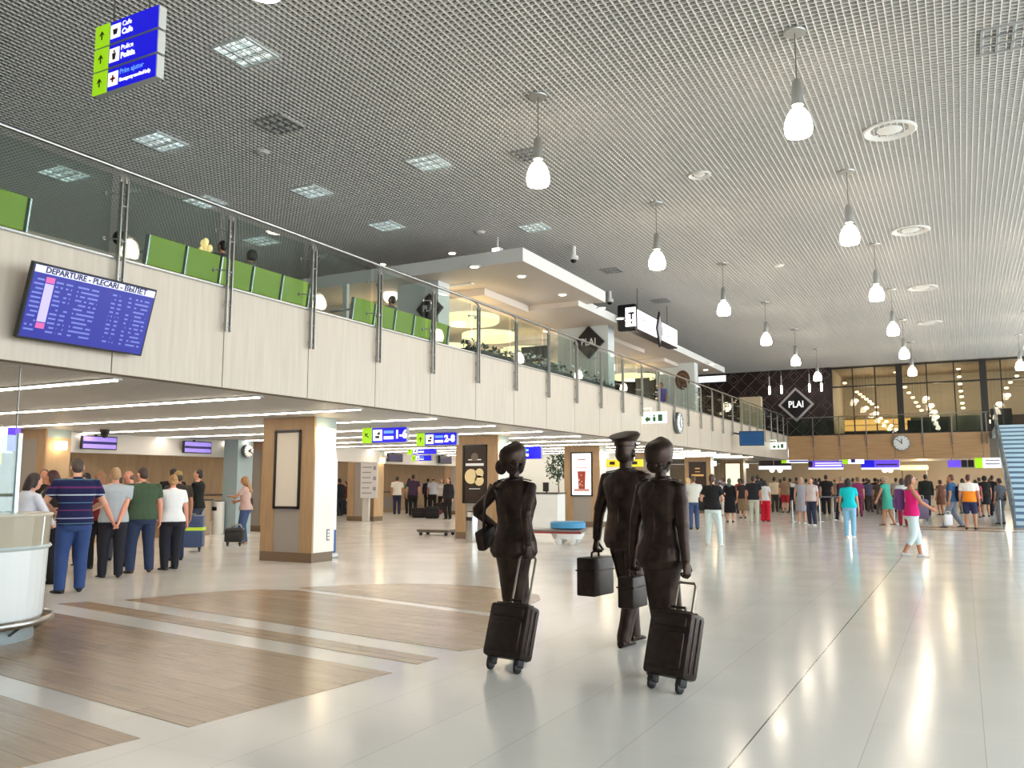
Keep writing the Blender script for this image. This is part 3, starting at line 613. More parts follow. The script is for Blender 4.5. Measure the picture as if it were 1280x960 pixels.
mb.build('printed_lines', mat('print_grey', (140, 140, 146), .5), t)
t = empty('roll_up_banner', (-11.3, 13.49, 0), PI / 2, 'white roll-up banner with blue foot half hidden behind the nearest pillar', 'banner')
mb = MB(); mb.box((-.23, -.02, .55), (.23, .0, 1.95)); mb.build('sheet', whitegloss, t); mb = MB(); mb.box((-.23, -.021, .1), (.23, .001, .55)); mb.build('printed_foot', mat('banner_blue', (50, 90, 150), .4), t); mb = MB(); mb.box((-.24, -.09, 0), (.24, .09, .1), bevel=.02); mb.build('base', alu, t)
# ---- luggage trolleys / floor scrubber
t = empty('baggage_trolley', atz(706, 680), math.radians(10), 'low white baggage trolley carrying a blue oval cushion behind the bronze figures', 'trolley')
mb = MB(); mb.box((-1.1, -.35, .30), (.48, .35, .36), bevel=.03); mb.build('platform', mat('trolley_grey', (120, 118, 116), .4), t)
mb = MB(); mb.box((-1.1, -.36, .27), (.5, -.34, .31)); mb.build('red_edge', mat('trolley_red', (150, 50, 44), .4), t)
mb = MB(); mb.lathe([(.001, 0), (.40, 0), (.44, .02), (.44, .14), (.40, .17), (.001, .17)], n=32, mtx=M.Diagonal((1, .8, 1, 1))); o = mb.build('blue_top', mat('trolley_blue', (70, 150, 200), .35), t, True); o.location = (.08, 0, .38)
mb = MB(); mb.lathe([(.001, 0), (.36, 0), (.42, .14), (.001, .16)], n=28, mtx=M.Diagonal((1, .8, 1, 1))); o = mb.build('shell', whitegloss, t, True); o.location = (.08, 0, .13)
for x, y in ((-.1, -.25), (.25, -.25), (-.1, .25), (.25, .25), (-1.0, -.25), (-1.0, .25)):
    mb = MB(); mb.lathe([(.001, -.03), (.07, -.03), (.085, -.02), (.085, .02), (.07, .03), (.001, .03)], (x, y, .085), 18, mtx=M.Rotation(PI / 2, 4, 'X')); mb.box((x - .03, y - .035, .08), (x + .03, y + .035, .31)); mb.build('wheel', mat('wheel_white', (225, 225, 222), .4), t, True)
t = empty('flat_trolley', atz(546, 669), math.radians(6), 'low dark flat baggage trolley left of the menu pillar', 'trolley')
mb = MB(); mb.box((-.5, -.3, .12), (.5, .3, .17), bevel=.015); mb.build('platform', mat('flat_trolley_brown', (96, 84, 74), .4), t); mb = MB(); mb.box((-.48, -.28, .09), (.48, .28, .12)); mb.build('frame', darksteel, t)
for x in (-.4, .4):
    for y in (-.22, .22):
        mb = MB(); mb.lathe([(.001, -.02), (.05, -.02), (.05, .02), (.001, .02)], (x, y, .05), 14, mtx=M.Rotation(PI / 2, 4, 'X')); mb.box((x - .02, y - .03, .06), (x + .02, y + .03, .1)); mb.build('wheel', black, t)
# ---- reception counter at the left edge
def stadium(r, d=0., n=20):
    pts = [(r * math.cos(a), r * math.sin(a)) for a in [PI * i / n for i in range(n + 1)]] + [(r * math.cos(a), -2.2 + r * math.sin(a)) for a in [PI + PI * i / n for i in range(n + 1)]]
    return pts
def sring(r, z): return [V((x, y, z)) for x, y in stadium(r)]
cx0, cy0 = -8.53, 4.90
t = empty('reception_counter', (cx0, cy0, 0), 0, 'rounded white reception counter with steel foot rail at the left edge', 'counter')
mb = MB(); mb.loft([sring(.60, 0), sring(.60, .17)]); mb.build('kick_base', mat('counter_base_grey', (150, 160, 164), .35), t)
mb = MB(); mb.loft([sring(.64, .17), sring(.665, .22), sring(.685, .86), sring(.60, .86)]); mb.build('body', whitegloss, t)
mb = MB(); mb.loft([sring(.55, .86), sring(.70, .86), sring(.715, .88), sring(.70, .90), sring(.55, .90)], cap=True); mb.build('ledge', mat('counter_ledge', (196, 206, 204), .25), t)
mb = MB(); mb.loft([sring(.66, .90), sring(.685, .90), sring(.70, 1.17), sring(.675, 1.17)]); mb.build('front_band', mat('counter_beige_glass', (176, 166, 146), .2), t)
mb = MB(); mb.loft([sring(.45, 1.17), sring(.705, 1.17), sring(.715, 1.185), sring(.705, 1.20), sring(.45, 1.20)]); mb.build('counter_top', mat('counter_top_beige', (206, 198, 180), .25), t)
mb = MB(); pts = [V((x * 1, y, .19)) for x, y in stadium(.755)]; mb.tube(pts + [pts[0]], (.035, .018), 8, cap=False, ref=(0, 0, 1)); mb.build('foot_rail', steel, t, True)
for a in (.15, .9, 1.7, 2.6):
    mb = MB(); mb.tube([(.60 * math.cos(a), .60 * math.sin(a), .08), (.755 * math.cos(a), .755 * math.sin(a), .18)], .014, 8); mb.build('rail_bracket', darksteel, t, True)
mb = MB(); mb.tube([(.685 * math.cos(.55), .685 * math.sin(.55), .9), (.70 * math.cos(.55), .70 * math.sin(.55), 1.17)], .012, 6); mb.build('seam_strip', steel, t)
mb = MB(); a0 = .12
for a in (.35,): mb.box((-.02, -1.2, 1.2), (-.005, .44, 1.98)); mb.build('glass_screen', glass('screen_glass', (205, 226, 228), .16), t)
mb = MB(); mb.box((-.035, .42, 1.2), (.01, .46, 2.0)); mb.build('screen_post', mat('screen_post', (205, 222, 226), .3, .4), t)
t = empty('information_sign', onray(10, 552, 10.5), math.radians(28), 'lit white sign with yellow corner and purple end above the counter', 'sign')
mb = MB(); mb.box((-.5, -.05, -.12), (.02, .05, .14)); mb.build('light_box', signw, t); mb = MB(); mb.box((.02, -.05, -.10), (.10, .05, .15)); mb.build('purple_end', purple, t); mb = MB(); mb.box((-.5, -.06, -.24), (-.08, .04, -.12)); mb.build('yellow_corner', mat('sign_bright_yellow', (236, 240, 40), .4, emit=(236, 240, 30), strength=.8), t)
[(lambda mb: (mb.tube([(q, 0, .1), (q, 0, ZL - t.location.z)], .01, 6), mb.build('hanger', darksteel, t)))(MB()) for q in (-.4, .08)]
# ---- check-in desks at the back, belts
deskm = mat('desk_tan', (166, 140, 108), .4)
dn = 0
for y in [7.2, 9.6, 14.6, 17.0, 22, 24.6, 29, 31.6, 36]:
    t = empty('check_in_desk', (-19.55 if y < 20 else -26.6, y, 0), PI / 2, 'tan check-in desk with grey front and worktop under the bulkhead, %s from the counter end' % ORD[dn], 'desk', 'check-in desks along the back'); dn += 1
    mb = MB(); mb.box((-.8, -.3, 0), (.8, .3, .98), bevel=.01); mb.build('body', deskm, t); mb = MB(); mb.box((-.85, -.36, .98), (.85, .36, 1.03), bevel=.01); mb.build('worktop', mat('desk_top_dark', (78, 66, 56), .35), t); mb = MB(); mb.box((-.6, -.315, .15), (.6, -.3, .8)); mb.build('front_panel', pil_grey, t)
# ---- white booth, plant beyond the menu pillar
mb = MB(); mb.box((-17.8, 33.4, 0), (-12.6, 33.55, ZL), mi=0); struct(mb.build('wall_white_booth', mat('booth_white', (228, 232, 230), .4)))
t = empty('white_counter', atz(690, 660), 0, 'white boxy counter with beige side between the two poster pillars', 'counter')
mb = MB(); mb.box((-.7, -.3, 0), (.35, .3, 1.12), bevel=.01); mb.build('body', whitegloss, t); mb = MB(); mb.box((-.75, -.35, 1.12), (.4, .35, 1.17), bevel=.01); mb.build('worktop', mat('desk_top_dark', (78, 66, 56), .35), t)
mb = MB(); mb.box((-.28, -.1, 1.2), (-.08, -.06, 1.5)); mb.box((-.2, -.06, 1.17), (-.16, .0, 1.3)); mb.build('monitor', black, t)
leafm = mat('leaf_green', (52, 80, 60), .5); noise_tint(leafm, nscale=6, amt=.3)
def tree(loc, hs, r, label, n=260, trunk=True, pot=True, name='potted_tree'):
    t = empty(name, loc, 0, label, 'plant')
    if pot: mb = MB(); mb.lathe([(.001, 0), (.2, 0), (.26, .45), (.22, .45), (.2, .4), (.001, .4)], n=20); mb.build('pot', mat('pot_black', (40, 38, 36), .4), t, True)
    if trunk: mb = MB(); mb.tube([(0, 0, .35), (.03, .02, hs * .5), (0, 0, hs)], [.03, .024, .015], 8); mb.build('trunk', mat('trunk_brown', (84, 66, 50), .7), t, True)
    mb = MB()
    for k in range(n):
        d = V((random.gauss(0, 1), random.gauss(0, 1), random.gauss(0, 1))).normalized() * r * random.uniform(.4, 1); d.z *= 1.25
        c = V((0, 0, hs)) + d; a = random.uniform(.05, .1); q = Q(V((random.random() - .5, random.random() - .5, random.random() - .5)).normalized(), random.uniform(0, 6))
        mb.faces([mb.bm.faces.new([mb.bm.verts.new(c + q @ V(v)) for v in ((-a, 0, 0), (0, -a * .45, .01), (a, 0, 0), (0, a * .45, .01))])])
    mb.build('foliage', leafm, t); return t
p = onray(692, 640, 32); tree((p.x, p.y + .4, 0), 2.05, .52, 'dark green potted tree beside the white counter', 420)
# ================================================================== upper level
ZF = ZB - .03
lime = mat('bench_lime', (150, 176, 52), .5); benchfr = mat('bench_frame', (170, 174, 176), .3, .9)
def bench(y0, n, label, w=.655):
    t = empty('waiting_bench', (-9.8, y0, ZF), 0, label, 'bench', 'lime green waiting benches behind the balcony railing')
    tl = math.radians(8)
    for i in range(n):
        a, b = i * w + .025, (i + 1) * w - .025
        mb = MB(); mb.box((-.03, a, .44), (.0, b, .86), bevel=.012, rot=M.Rotation(tl, 4, 'Y'), piv=V((0, 0, .4))); mb.build('backrest', lime, t)
        mb = MB(); mb.box((-.52, a, .40), (-.04, b, .44), bevel=.015); mb.build('seat', lime, t)
    for i in range(n + 1):
        mb = MB(); yy = i * w; mb.box((-.05, yy - .012, .30), (.03, yy + .012, .85), bevel=.004, rot=M.Rotation(tl, 4, 'Y'), piv=V((0, 0, .4))); mb.box((-.5, yy - .014, .60), (-.02, yy + .014, .64), bevel=.006); mb.build('arm', benchfr, t)
    mb = MB(); mb.box((-.32, -.02, .32), (-.22, n * w + .02, .38)); mb.build('beam', benchfr, t)
    for q in (.4, n * w - .4):
        mb = MB(); mb.box((-.30, q - .03, .02), (-.24, q + .03, .33)); mb.box((-.55, q - .03, 0), (.02, q + .03, .03)); mb.build('leg', benchfr, t)
bench(2.75, 5, 'lime green bench at the left edge above the departures screen')
bench(7.72, 5, 'lime green bench behind the railing with two heads above it')
bench(12.2, 5, 'lime green bench in front of the bluish column with a diamond sign')
# low glass partition and machine between the benches
t = empty('grey_machine', (-11.4, 7.35, ZF), math.radians(-20), 'grey box with two dark marks behind the railing near the departures screen', 'machine')
mb = MB(); mb.box((-.5, -.3, 0), (.5, .3, .62), bevel=.03); mb.build('body', mat('machine_grey', (168, 180, 178), .4), t); mb = MB(); mb.box((-.12, -.31, .35), (-.05, -.29, .5)); mb.box((.06, -.31, .33), (.13, -.29, .45)); mb.build('marks', black, t); mb = MB(); mb.box((.5, -.3, 0), (.53, .3, .7)); mb.build('side_post', black, t)
t = empty('globe_lamp', (-9.75, 7.28, ZF), 0, 'unlit dark globe on a thin stand beside the green bench', 'lamp')
mb = MB(); mb.lathe([(.001, 0), (.12, 0), (.12, .02), (.012, .03), (.012, .60), (.001, .6)], n=16); mb.build('stand', black, t, True); mb = MB(); mb.ell((0, 0, .68), (.095, .095, .1), 20, 12); mb.build('globe', mat('globe_dark', (24, 26, 26), .15), t, True)
p = onray(257, 308, 15.5); t = empty('gold_ornament', (p.x, p.y, p.z - .12), 0, 'small glowing golden ornament behind the green bench', 'lamp')
mb = MB(); [mb.ell((x, 0, z), (.05, .05, .07), 10, 8) for x, z in ((-.1, .06), (0, .1), (.1, .07), (0, .2), (-.06, .18))]; mb.build('glow_leaves', mat('gold_glow', (250, 226, 160), .4, emit=(255, 224, 150), strength=.7), t, True); mb = MB(); mb.tube([(0, 0, -(p.z - .12 - ZF)), (0, 0, .1)], .015, 8); mb.build('stand', darksteel, t)
# ---- cafe canopies
cano = mat('canopy_white', (222, 208, 196), .55); canoe = mat('canopy_edge_white', (232, 230, 226), .5)
mb = MB(); mb.box((-17.5, 17.6, 6.75), (-9.02, 22.9, 7.08), mi=0); mb.box((-9.02, 17.6, 6.75), (-9.0, 22.9, 7.08), mi=1); mb.box((-17.5, 17.58, 6.75), (-9.0, 17.6, 7.08), mi=1)
mb.box((-12.6, 18.9, 6.72), (-11.2, 19.05, 6.76), mi=1)
struct(mb.build('ceiling_cafe_near', [cano, canoe]))
for lo_, hi_ in (((-17.5, 19.6, 6.55), (-11.2, 22.25, 6.745)), ((-16, 27, 6.45), (-10.6, 31, 6.595)), ((-16, 33.5, 6.45), (-10.6, 38.5, 6.595))): mb = MB(); mb.box(lo_, hi_); struct(mb.build('ceiling_cafe_soffit', cano))
mb = MB(); mb.box((-17.5, 22.3, 6.60), (-9.62, 39.5, 6.85), mi=0); mb.box((-9.62, 22.3, 6.60), (-9.6, 39.5, 6.85), mi=1);
struct(mb.build('ceiling_cafe_far', [cano, canoe]))
DL = [(652, 345, 6.75), (703, 368, 6.75), (593, 333, 6.75), (752, 385, 6.60), (786, 400, 6.6), (890, 455, 6.6), (882, 462, 6.6), (775, 398, 6.6)]
for k, (px, py, z) in enumerate(DL):
    p = atz(px, py, z); t = empty('downlight', p, 0, 'lit recessed downlight in the white cafe canopy, %s counted from its near corner' % ORD[k], 'downlight', 'downlights in the cafe canopy')
    mb = MB(); mb.lathe([(.001, -.015), (.12, -.015), (.15, 0), (.15, .01), (.001, .01)], n=20); mb.build('ring', white, t, True); mb = MB(); mb.lathe([(.001, -.02), (.10, -.02), (.10, -.012), (.001, -.012)], n=20); mb.build('lens', lampw, t, True)
# columns with diamond signs
colm = mat('column_white', (214, 218, 218), .45)
for k, (x0, x1, y, z1) in enumerate([(-13.15, -11.85, 18.3, 6.75), (-11.75, -9.95, 25.5, 6.6), (-11.6, -9.9, 35.4, 6.6)]):
    mb = MB(); mb.box((x0, y, ZF), (x1, y + .55, z1)); struct(mb.build('pillar_%d' % (31 + k), colm))
mb = MB(); mb.box((-10.3, 45.4, ZF), (-9.2, 45.9, 6.0)); struct(mb.build('pillar_35', mat('column_cream', (226, 204, 168), .45)))
diab = mat('diamond_black', (26, 22, 26), .35); diab2 = mat('diamond_edge', (70, 62, 64), .4); diaw = mat('diamond_white', (196, 186, 186), .4)
def diamond(x, y, z, r, label, border, bw, ts, m_in=diab, face='S', glow=False):
    t = empty('diamond_sign', (x, y, z), 0 if face == 'S' else PI / 2, label, 'sign')
    mb = MB(); mb.prism([(r, 0), (0, r), (-r, 0), (0, -r)], -.06, .0, 'y', mi=0); q = r - bw; mb.prism([(q, 0), (0, q), (-q, 0), (0, -q)], -.075, -.05, 'y', mi=1); mb.build('board', [border, m_in], t)
    tx = text('PLAI', ts, FACE_S(0, -.078, 0), signw if glow else mat('diamond_text', (226, 222, 222), .4), t, align='CENTER', bold=.012 * ts, xs=.85); return t
p = aty(537, 386, 18.25); diamond(p.x, 18.29, p.z, .42, 'black diamond sign on the bluish column behind the green bench', diab2, .03, .24)
p = aty(736, 428, 25.45); diamond(p.x, 25.49, p.z, .55, 'black diamond sign on the white column at the cafe front', diab2, .03, .33)
diamond(-8.1, YF + .17, 5.86, .98, 'big black diamond sign with pale frame on the dark patterned far wall', diaw, .17, .52, glow=True)
p = aty(853, 475, 35.35); t = empty('oval_sign', (p.x, 35.39, p.z), 0, 'dark brown oval plaque on the far white cafe column', 'sign')
R = M.Rotation(PI / 2, 4, 'X'); mb = MB(); mb.lathe([(.001, 0), (.36, 0), (.38, .02), (.34, .04), (.001, .04)], n=32, mtx=M.Diagonal((.85, 1, 1.1, 1)) @ R); mb.build('plaque', mat('plaque_brown', (92, 64, 50), .5), t, True); mb = MB(); mb.lathe([(.22, .042), (.25, .042), (.25, .05), (.22, .05)], n=28, cap=False, mtx=M.Diagonal((.85, 1, 1.1, 1)) @ R); mb.build('ring', mat('plaque_gold', (150, 116, 84), .4), t)
# cafe sign box
t = empty('cafe_sign', (-9.1, 27.75, 6.72), PI / 2, 'backlit white cafe sign box with black end and a diamond in the middle', 'sign')
mb = MB(); mb.box((-2.2, -.12, -.36), (2.2, .25, .36), bevel=.02); mb.build('case', mat('sign_case_dark', (40, 24, 30), .4), t)
mb = MB(); mb.box((-2.14, -.135, -.31), (2.14, -.115, .31)); mb.build('light_panel', mat('cafe_panel', (248, 240, 250), .3, emit=(252, 242, 252), strength=1.3), t)
mb = MB(); mb.box((-2.42, -.16, -.40), (-2.2, .46, .46), bevel=.05); mb.build('end_cap', black, t, True)
mb = MB(); mb.box((-2.43, -.17, -.28), (-2.405, .18, .34), bevel=.01, mi=0); mb.box((-2.436, -.06, -.2), (-2.425, .0, .12), mi=1); mb.box((-2.436, -.12, .12), (-2.425, .08, .18), mi=1); mb.build('end_panel', [mat('cafe_panel', (248, 240, 250), .3, emit=(252, 242, 252), strength=1.3), diab], t)
mb = MB(); mb.prism([(.34, 0), (0, .62), (-.34, 0), (0, -.62)], -.18, -.13, 'y', mi=0); mb.prism([(.26, 0), (0, .48), (-.26, 0), (0, -.48)], -.19, -.17, 'y', mi=1); mb.build('diamond', [diab, mat('diamond_silver', (190, 188, 194), .3)], t)
pu = mat('sign_text_violet', (120, 110, 180), .4); text('Plai', .34, FACE_S(-1.7, -.14, .02), pu, t); text('Cafe', .34, FACE_S(.75, -.14, -.02), pu, t)
[(lambda mb: (mb.tube([(q, .06, .34), (q, .06, ZC - 6.72)], .015, 6), mb.build('hanger', darksteel, t)))(MB()) for q in (-1.6, 1.6)]
# warm disc lamps
disc_g = mat('warm_disc', (250, 226, 140), .4, emit=(255, 236, 190), strength=1.2); disc_t = mat('disc_shell', (214, 196, 160), .5)
DD = [(452, 398, 25, .7), (588, 388, 23.5, .8), (612, 402, 26.2, .85), (655, 412, 29.2, .8), (600, 425, 31.4, .8), (640, 432, 34, .85), (690, 436, 36.2, .7), (560, 408, 28.5, .7), (792, 438, 36.6, .9)]
for k, (px, py, D, r) in enumerate(DD):
    p = onray(px, py, D); p.z = min(p.z, 5.95)
    t = empty('disc_lamp', p, 0, 'glowing yellow disc lamp hanging in the cafe, %s counted from the left' % ORD[sorted(range(len(DD)), key=lambda i: DD[i][0]).index(k)], 'lamp', 'yellow disc lamps in the cafe')
    mb = MB(); mb.lathe([(.001, -.1), (r * .94, -.1), (r, -.06), (r, .08), (.001, .12)], n=36); mb.build('diffuser', disc_g, t, True)
    mb = MB(); mb.tube([(0, 0, .1), (0, 0, (6.55 if p.y < 22.3 else 6.449 if p.x < -10.7 and (26.9 < p.y < 31.1 or 33.4 < p.y < 38.6) else 6.6 if p.y > 22.9 else 6.55) - p.z)], .012, 6); mb.lathe([(.001, .11), (r * .3, .11), (r * .1, .16), (.001, .16)], n=20); mb.build('suspension', disc_t, t, True)
p = onray(488, 370, 24); t = empty('globe_pendant', p, 0, 'lit white globe lamp left of the bluish column', 'lamp')
mb = MB(); mb.ell((0, 0, 0), (.2, .2, .22), 20, 12); mb.build('globe', mat('globe_lit', (255, 240, 225), .3, emit=(255, 232, 214), strength=2.2), t, True); mb = MB(); mb.tube([(0, 0, .2), (0, 0, 6.74 - p.z)], .01, 6); mb.build('cord', black, t)
# pale partition left of the bluish column, with two posts
t = empty('glass_partition', (-15.2, 17.2, ZF), 0, 'pale framed glass partition behind the railing left of the bluish column', 'partition')
for x in (-2.2, -.5, 1.2):
    mb = MB(); mb.box((x - .07, -.05, 0), (x + .07, .05, 2.6)); mb.build('post', white, t)
mb = MB(); mb.box((-2.2, -.012, .05), (1.2, .012, 1.7)); mb.build('glass_panel', glass('partition_glass', (190, 205, 204), .15), t); mb = MB(); mb.box((-2.3, -.05, .75), (1.25, .05, .82)); mb.build('glowing_rail', mat('rail_white_glow', (225, 245, 250), .3, emit=(220, 244, 255), strength=.8), t)
# tube pendants
def tubelamp(p, L, label, grp):
    t = empty('tube_lamp', p, 0, label, 'lamp', grp)
    mb = MB(); mb.lathe([(.001, 0), (.055, 0), (.055, L * .45), (.001, L * .45)], n=14); mb.build('glow', mat('tube_lamp_glow', (255, 250, 240), .3, emit=(255, 246, 232), strength=5.), t, True)
    mb = MB(); mb.lathe([(.001, L * .45), (.04, L * .45), (.04, L), (.001, L)], n=14); mb.tube([(0, 0, L), (0, 0, max(L + .1, (ZC if p.y > 40 else 6.6) - p.z))], .008, 6); mb.build('stem', mat('tube_stem', (196, 186, 182), .35, .5), t, True)
for k, (px, py) in enumerate([(962, 493), (977, 492), (1012, 490), (1027, 489)]):
    p = aty(px, py, 48.6); tubelamp(p, 1.0, 'slim white tube lamp before the dark patterned wall, %s from the left' % ORD[k], 'tube lamps before the patterned wall')
for k, (px, py, D) in enumerate([(708, 447, 29), (767, 463, 33)]):
    p = onray(px, py, D); tubelamp(p, .5, 'small white tube lamp hanging in the cafe %s' % ('left of the white diamond column', 'right of the white diamond column')[k], 'tube lamps in the cafe')
# planter along the cafe front
t = empty('planter_box', (-9.25, 19.5, ZF), 0, 'long dark planter with dark shrubs and white leaves along the cafe railing', 'planter')
mb = MB(); mb.box((-.2, -4.2, 0), (.2, 4.2, .3), bevel=.01); mb.build('box', black, t)
mb = MB(); mw = MB()
for k in range(520):
    y = random.uniform(-4.2, 4.2); h = random.uniform(.25, .55); a = random.uniform(.05, .09); x = random.uniform(-.2, .2)
    q = Q(V((random.random() - .5, random.random() - .5, random.random() - .5)).normalized(), random.uniform(0, 6)); b = mw if (y > -2 and random.random() < .55) else mb
    h = h * (1.1 if b is mw else .9)
    b.faces([b.bm.faces.new([b.bm.verts.new(V((x, y, h)) + q @ V(v)) for v in ((-a, 0, 0), (0, -a * .5, .01), (a, 0, 0), (0, a * .5, .01))])])
o = mb.build('foliage', leafm, t); o = mw.build('white_leaves', mat('leaf_white', (222, 222, 214), .5), t)
# dark cafe counter and menu screens inside
t = empty('cafe_bar', (-12.6, 24.0, ZF), 0, 'dark cafe bar cabinet behind the planter', 'bar'); mb = MB(); mb.box((-1.6, -.4, 0), (1.4, .4, 1.15), bevel=.02); mb.build('body', mat('bar_dark', (52, 44, 38), .4), t); mb = MB(); mb.box((-1.7, -.45, 1.15), (1.5, .45, 1.2)); mb.build('worktop', creamp, t); mb = MB(); mb.box((.3, -.1, 1.2), (1.2, .1, 1.75)); mb.build('coffee_machine', black, t)
for k, (px, py, D) in enumerate([(803, 480, 36), (811, 485, 37)]):
    p = onray(px, py, D); t = empty('menu_screen', p, 0, 'dark menu screen in the cafe right of the white column, %s from the left' % ORD[k], 'screen'); mb = MB(); mb.box((-.3, -.05, -.5), (.3, .05, .5)); mb.build('casing', black, t); mb = MB(); mb.box((-.26, -.056, -.46), (.26, -.05, .46)); mb.build('display', mat('menu_grey', (70, 66, 62), .3), t); mb = MB(); mb.box((-.04, 0, ZF - p.z), (.04, .08, -.4)); mb.build('stand', black, t)
t = empty('shop_sign', onray(912, 480, 48.5), 0, 'white lit shop sign on the dark red shop wall', 'sign'); t.location.y = 44.25
mb = MB(); mb.box((-1.0, -.06, -.16), (.45, .04, .16)); mb.build('light_box', signw, t); mb = MB(); mb.box((-1.05, -.04, -.2), (.5, .06, .2)); mb.build('case', black, t)
# ================================================================== restaurant behind the far glass
bulb = mat('restaurant_bulb', (255, 240, 214), .3, emit=(255, 234, 200), strength=9.)
BL = [(1071, 490), (1075, 493), (1079, 496), (1083, 499), (1087, 502), (1090, 505), (1096, 509), (1131, 484), (1136, 491), (1141, 497), (1145, 503), (1148, 508), (1152, 513), (1198, 461), (1199, 471), (1200, 480), (1201, 489), (1202, 496), (1203, 504), (1204, 510), (1045, 470), (1056, 479), (1119, 465), (1258, 485), (1263, 478), (1271, 470)]  # added glowing discs imitating strings of hall lamps mirrored in the glass
for k, (px, py) in enumerate(BL):
    p = aty(px, py, 53.5); t = empty('mirrored_spot', p, 0, 'small added glow spot imitating a lamp mirrored in the far glass, %d of the strings from the left' % (k + 1), 'lamp', 'small glow spots imitating mirrored lamps in the glazed restaurant')
    t['label'] = 'small added glow spot imitating a lamp mirrored in the far restaurant glass'
    mb = MB(); mb.lathe([(.001, -.05), (.085, -.04), (.1, 0), (.09, .04), (.001, .05)], n=14); mb.build('glow', bulb, t, True); mb = MB(); mb.tube([(0, 0, .04), (0, 0, ZC - p.z)], .006, 5); mb.build('rod', black, t)
BP = [(1070, 501, .17), (1083, 510, .17), (1095, 517, .2), (1101, 523, .13), (1108, 527, .13), (1114, 532, .13), (1120, 537, .13), (1158, 498, .2), (1164, 507, .2), (1168, 515, .2), (1171, 521, .17), (1174, 527, .16), (1177, 533, .15), (1179, 538, .14), (1260, 494, .17), (1249, 505, .2), (1245, 512, .18), (1241, 520, .17), (1237, 527, .16), (1234, 532, .14), (1229, 535, .14)]
for k, (px, py, r) in enumerate(BP):
    r *= .7; p = aty(px, py, [51.0, 51.4, 51.8, 52.3, 52.8, 53.3, 53.8, 50.8, 51.3, 51.8, 52.3, 52.8, 53.3, 53.8, 51.0, 51.4, 51.9, 52.4, 52.9, 53.4, 53.9][k]); t = empty('restaurant_pendant', p, 0, 'round glowing pendant lamp behind the far restaurant glass', 'lamp', 'round pendant lamps in the glazed restaurant')
    mb = MB(); mb.ell((0, 0, 0), (r * 1.1, r * 1.1, r * .85), 16, 10); mb.build('shade', bulb, t, True); mb = MB(); mb.tube([(0, 0, r * .7), (0, 0, ZC - p.z)], .003, 5); mb.lathe([(.001, r * .78), (.05, r * .78), (.03, r * 1.1), (.001, r * 1.1)], n=12); mb.build('cord', black, t)
t = empty('back_bar', aty(1092, 532, 55), 0, 'amber lit bar shelf behind the far restaurant glass', 'shelf'); t.location.z = ZB - .02; t.location.y = 55.2
mb = MB(); mb.box((-2.0, -.2, 0), (2.0, .3, .5)); mb.build('cabinet', mat('bar_dark', (52, 44, 38), .4), t); mb = MB(); mb.box((-2.0, .0, .5), (2.0, .3, 1.25)); mb.build('lit_back', mat('amber_lit', (224, 180, 110), .5, emit=(236, 182, 108), strength=1.5), t)
mb = MB(); [mb.box((-2.0, -.1, z), (2.0, .3, z + .03)) for z in (.5, .86, 1.22)]; mb.build('shelf', mat('shelf_wood', (120, 90, 60), .5), t)
for k, x in enumerate([.2, 1.2, 2.2]): pass
t = empty('booth_sofa', (-1.55, 51.8, ZB - .02), 0, 'dark green booth sofa behind the far glass right of the black post', 'sofa'); gs = mat('sofa_green', (44, 60, 58), .7)
mb = MB(); mb.box((-1.0, -.35, .12), (1.0, .35, .45), bevel=.05); mb.build('seat', gs, t); mb = MB(); mb.box((-1.0, -.45, .12), (1.0, -.3, .85), bevel=.05); mb.build('backrest', gs, t); mb = MB(); [mb.box((x, y, 0), (x + .06, y + .06, .14)) for x in (-.95, .89) for y in (-.4, .28)]; mb.build('legs', black, t)
t = empty('round_booth', (.45, 52.2, ZB - .02), 0, 'pale grey rounded booth behind the far restaurant glass', 'sofa'); pg = mat('booth_grey', (150, 154, 144), .6)
mb = MB(); mb.loft([[V((.85 * math.cos(a) * s, .6 * math.sin(a) * s, z)) for a in [PI * 2 * i / 24 for i in range(24)]] for s, z in ((1, .02), (1, .95), (.96, 1.02), (.8, 1.04))]); mb.build('shell', pg, t, True); mb = MB(); mb.box((-.5, .3, 1.0), (.5, .5, 1.08), bevel=.02); mb.build('cushion', gs, t)
t = empty('dark_armchair', (1.95, 51.6, ZB - .02), 0, 'dark grey bulky armchair behind the glass beside the stair top', 'armchair'); dg_ = mat('armchair_dark', (54, 56, 58), .6)
mb = MB(); mb.box((-.5, -.4, .1), (.5, .4, .45), bevel=.06); mb.build('seat', dg_, t); mb = MB(); mb.box((-.5, -.5, .1), (.5, -.35, 1.3), bevel=.06); mb.build('backrest', dg_, t); mb = MB(); [mb.box((x, y, 0), (x + .06, y + .06, .12)) for x in (-.45, .39) for y in (-.4, .3)]; mb.build('legs', black, t)
# ================================================================== far ground floor
def lightsign(x0, x1, y0, y1, label, parts, Y=50.3):
    a, b = aty(x0, y1, Y), aty(x1, y0, Y); w, h = b.x - a.x, b.z - a.z
    t = empty('counter_sign', (a.x, Y, a.z), 0, label, 'sign', 'lit signs over the far counters')
    mb = MB(); mb.box((0, -.06, 0), (w, .08, h)); mb.build('case', sgrey, t)
    for k, (u0, u1, v0, v1, nm_, m_) in enumerate(parts):
        mb = MB(); mb.box((u0 * w, -.075 - .004 * k, v0 * h), (u1 * w, -.062 - .004 * k, v1 * h)); mb.build(nm_, m_, t)
    [(lambda mb: (mb.box((q * w - .02, -.02, h), (q * w + .02, .02, max(h + .02, ZL - a.z))), mb.build('hanger', darksteel, t)))(MB()) for q in (.15, .85)]
wl_ = mat('sign_soft_white', (240, 238, 246), .4, emit=(238, 238, 250), strength=1.0)
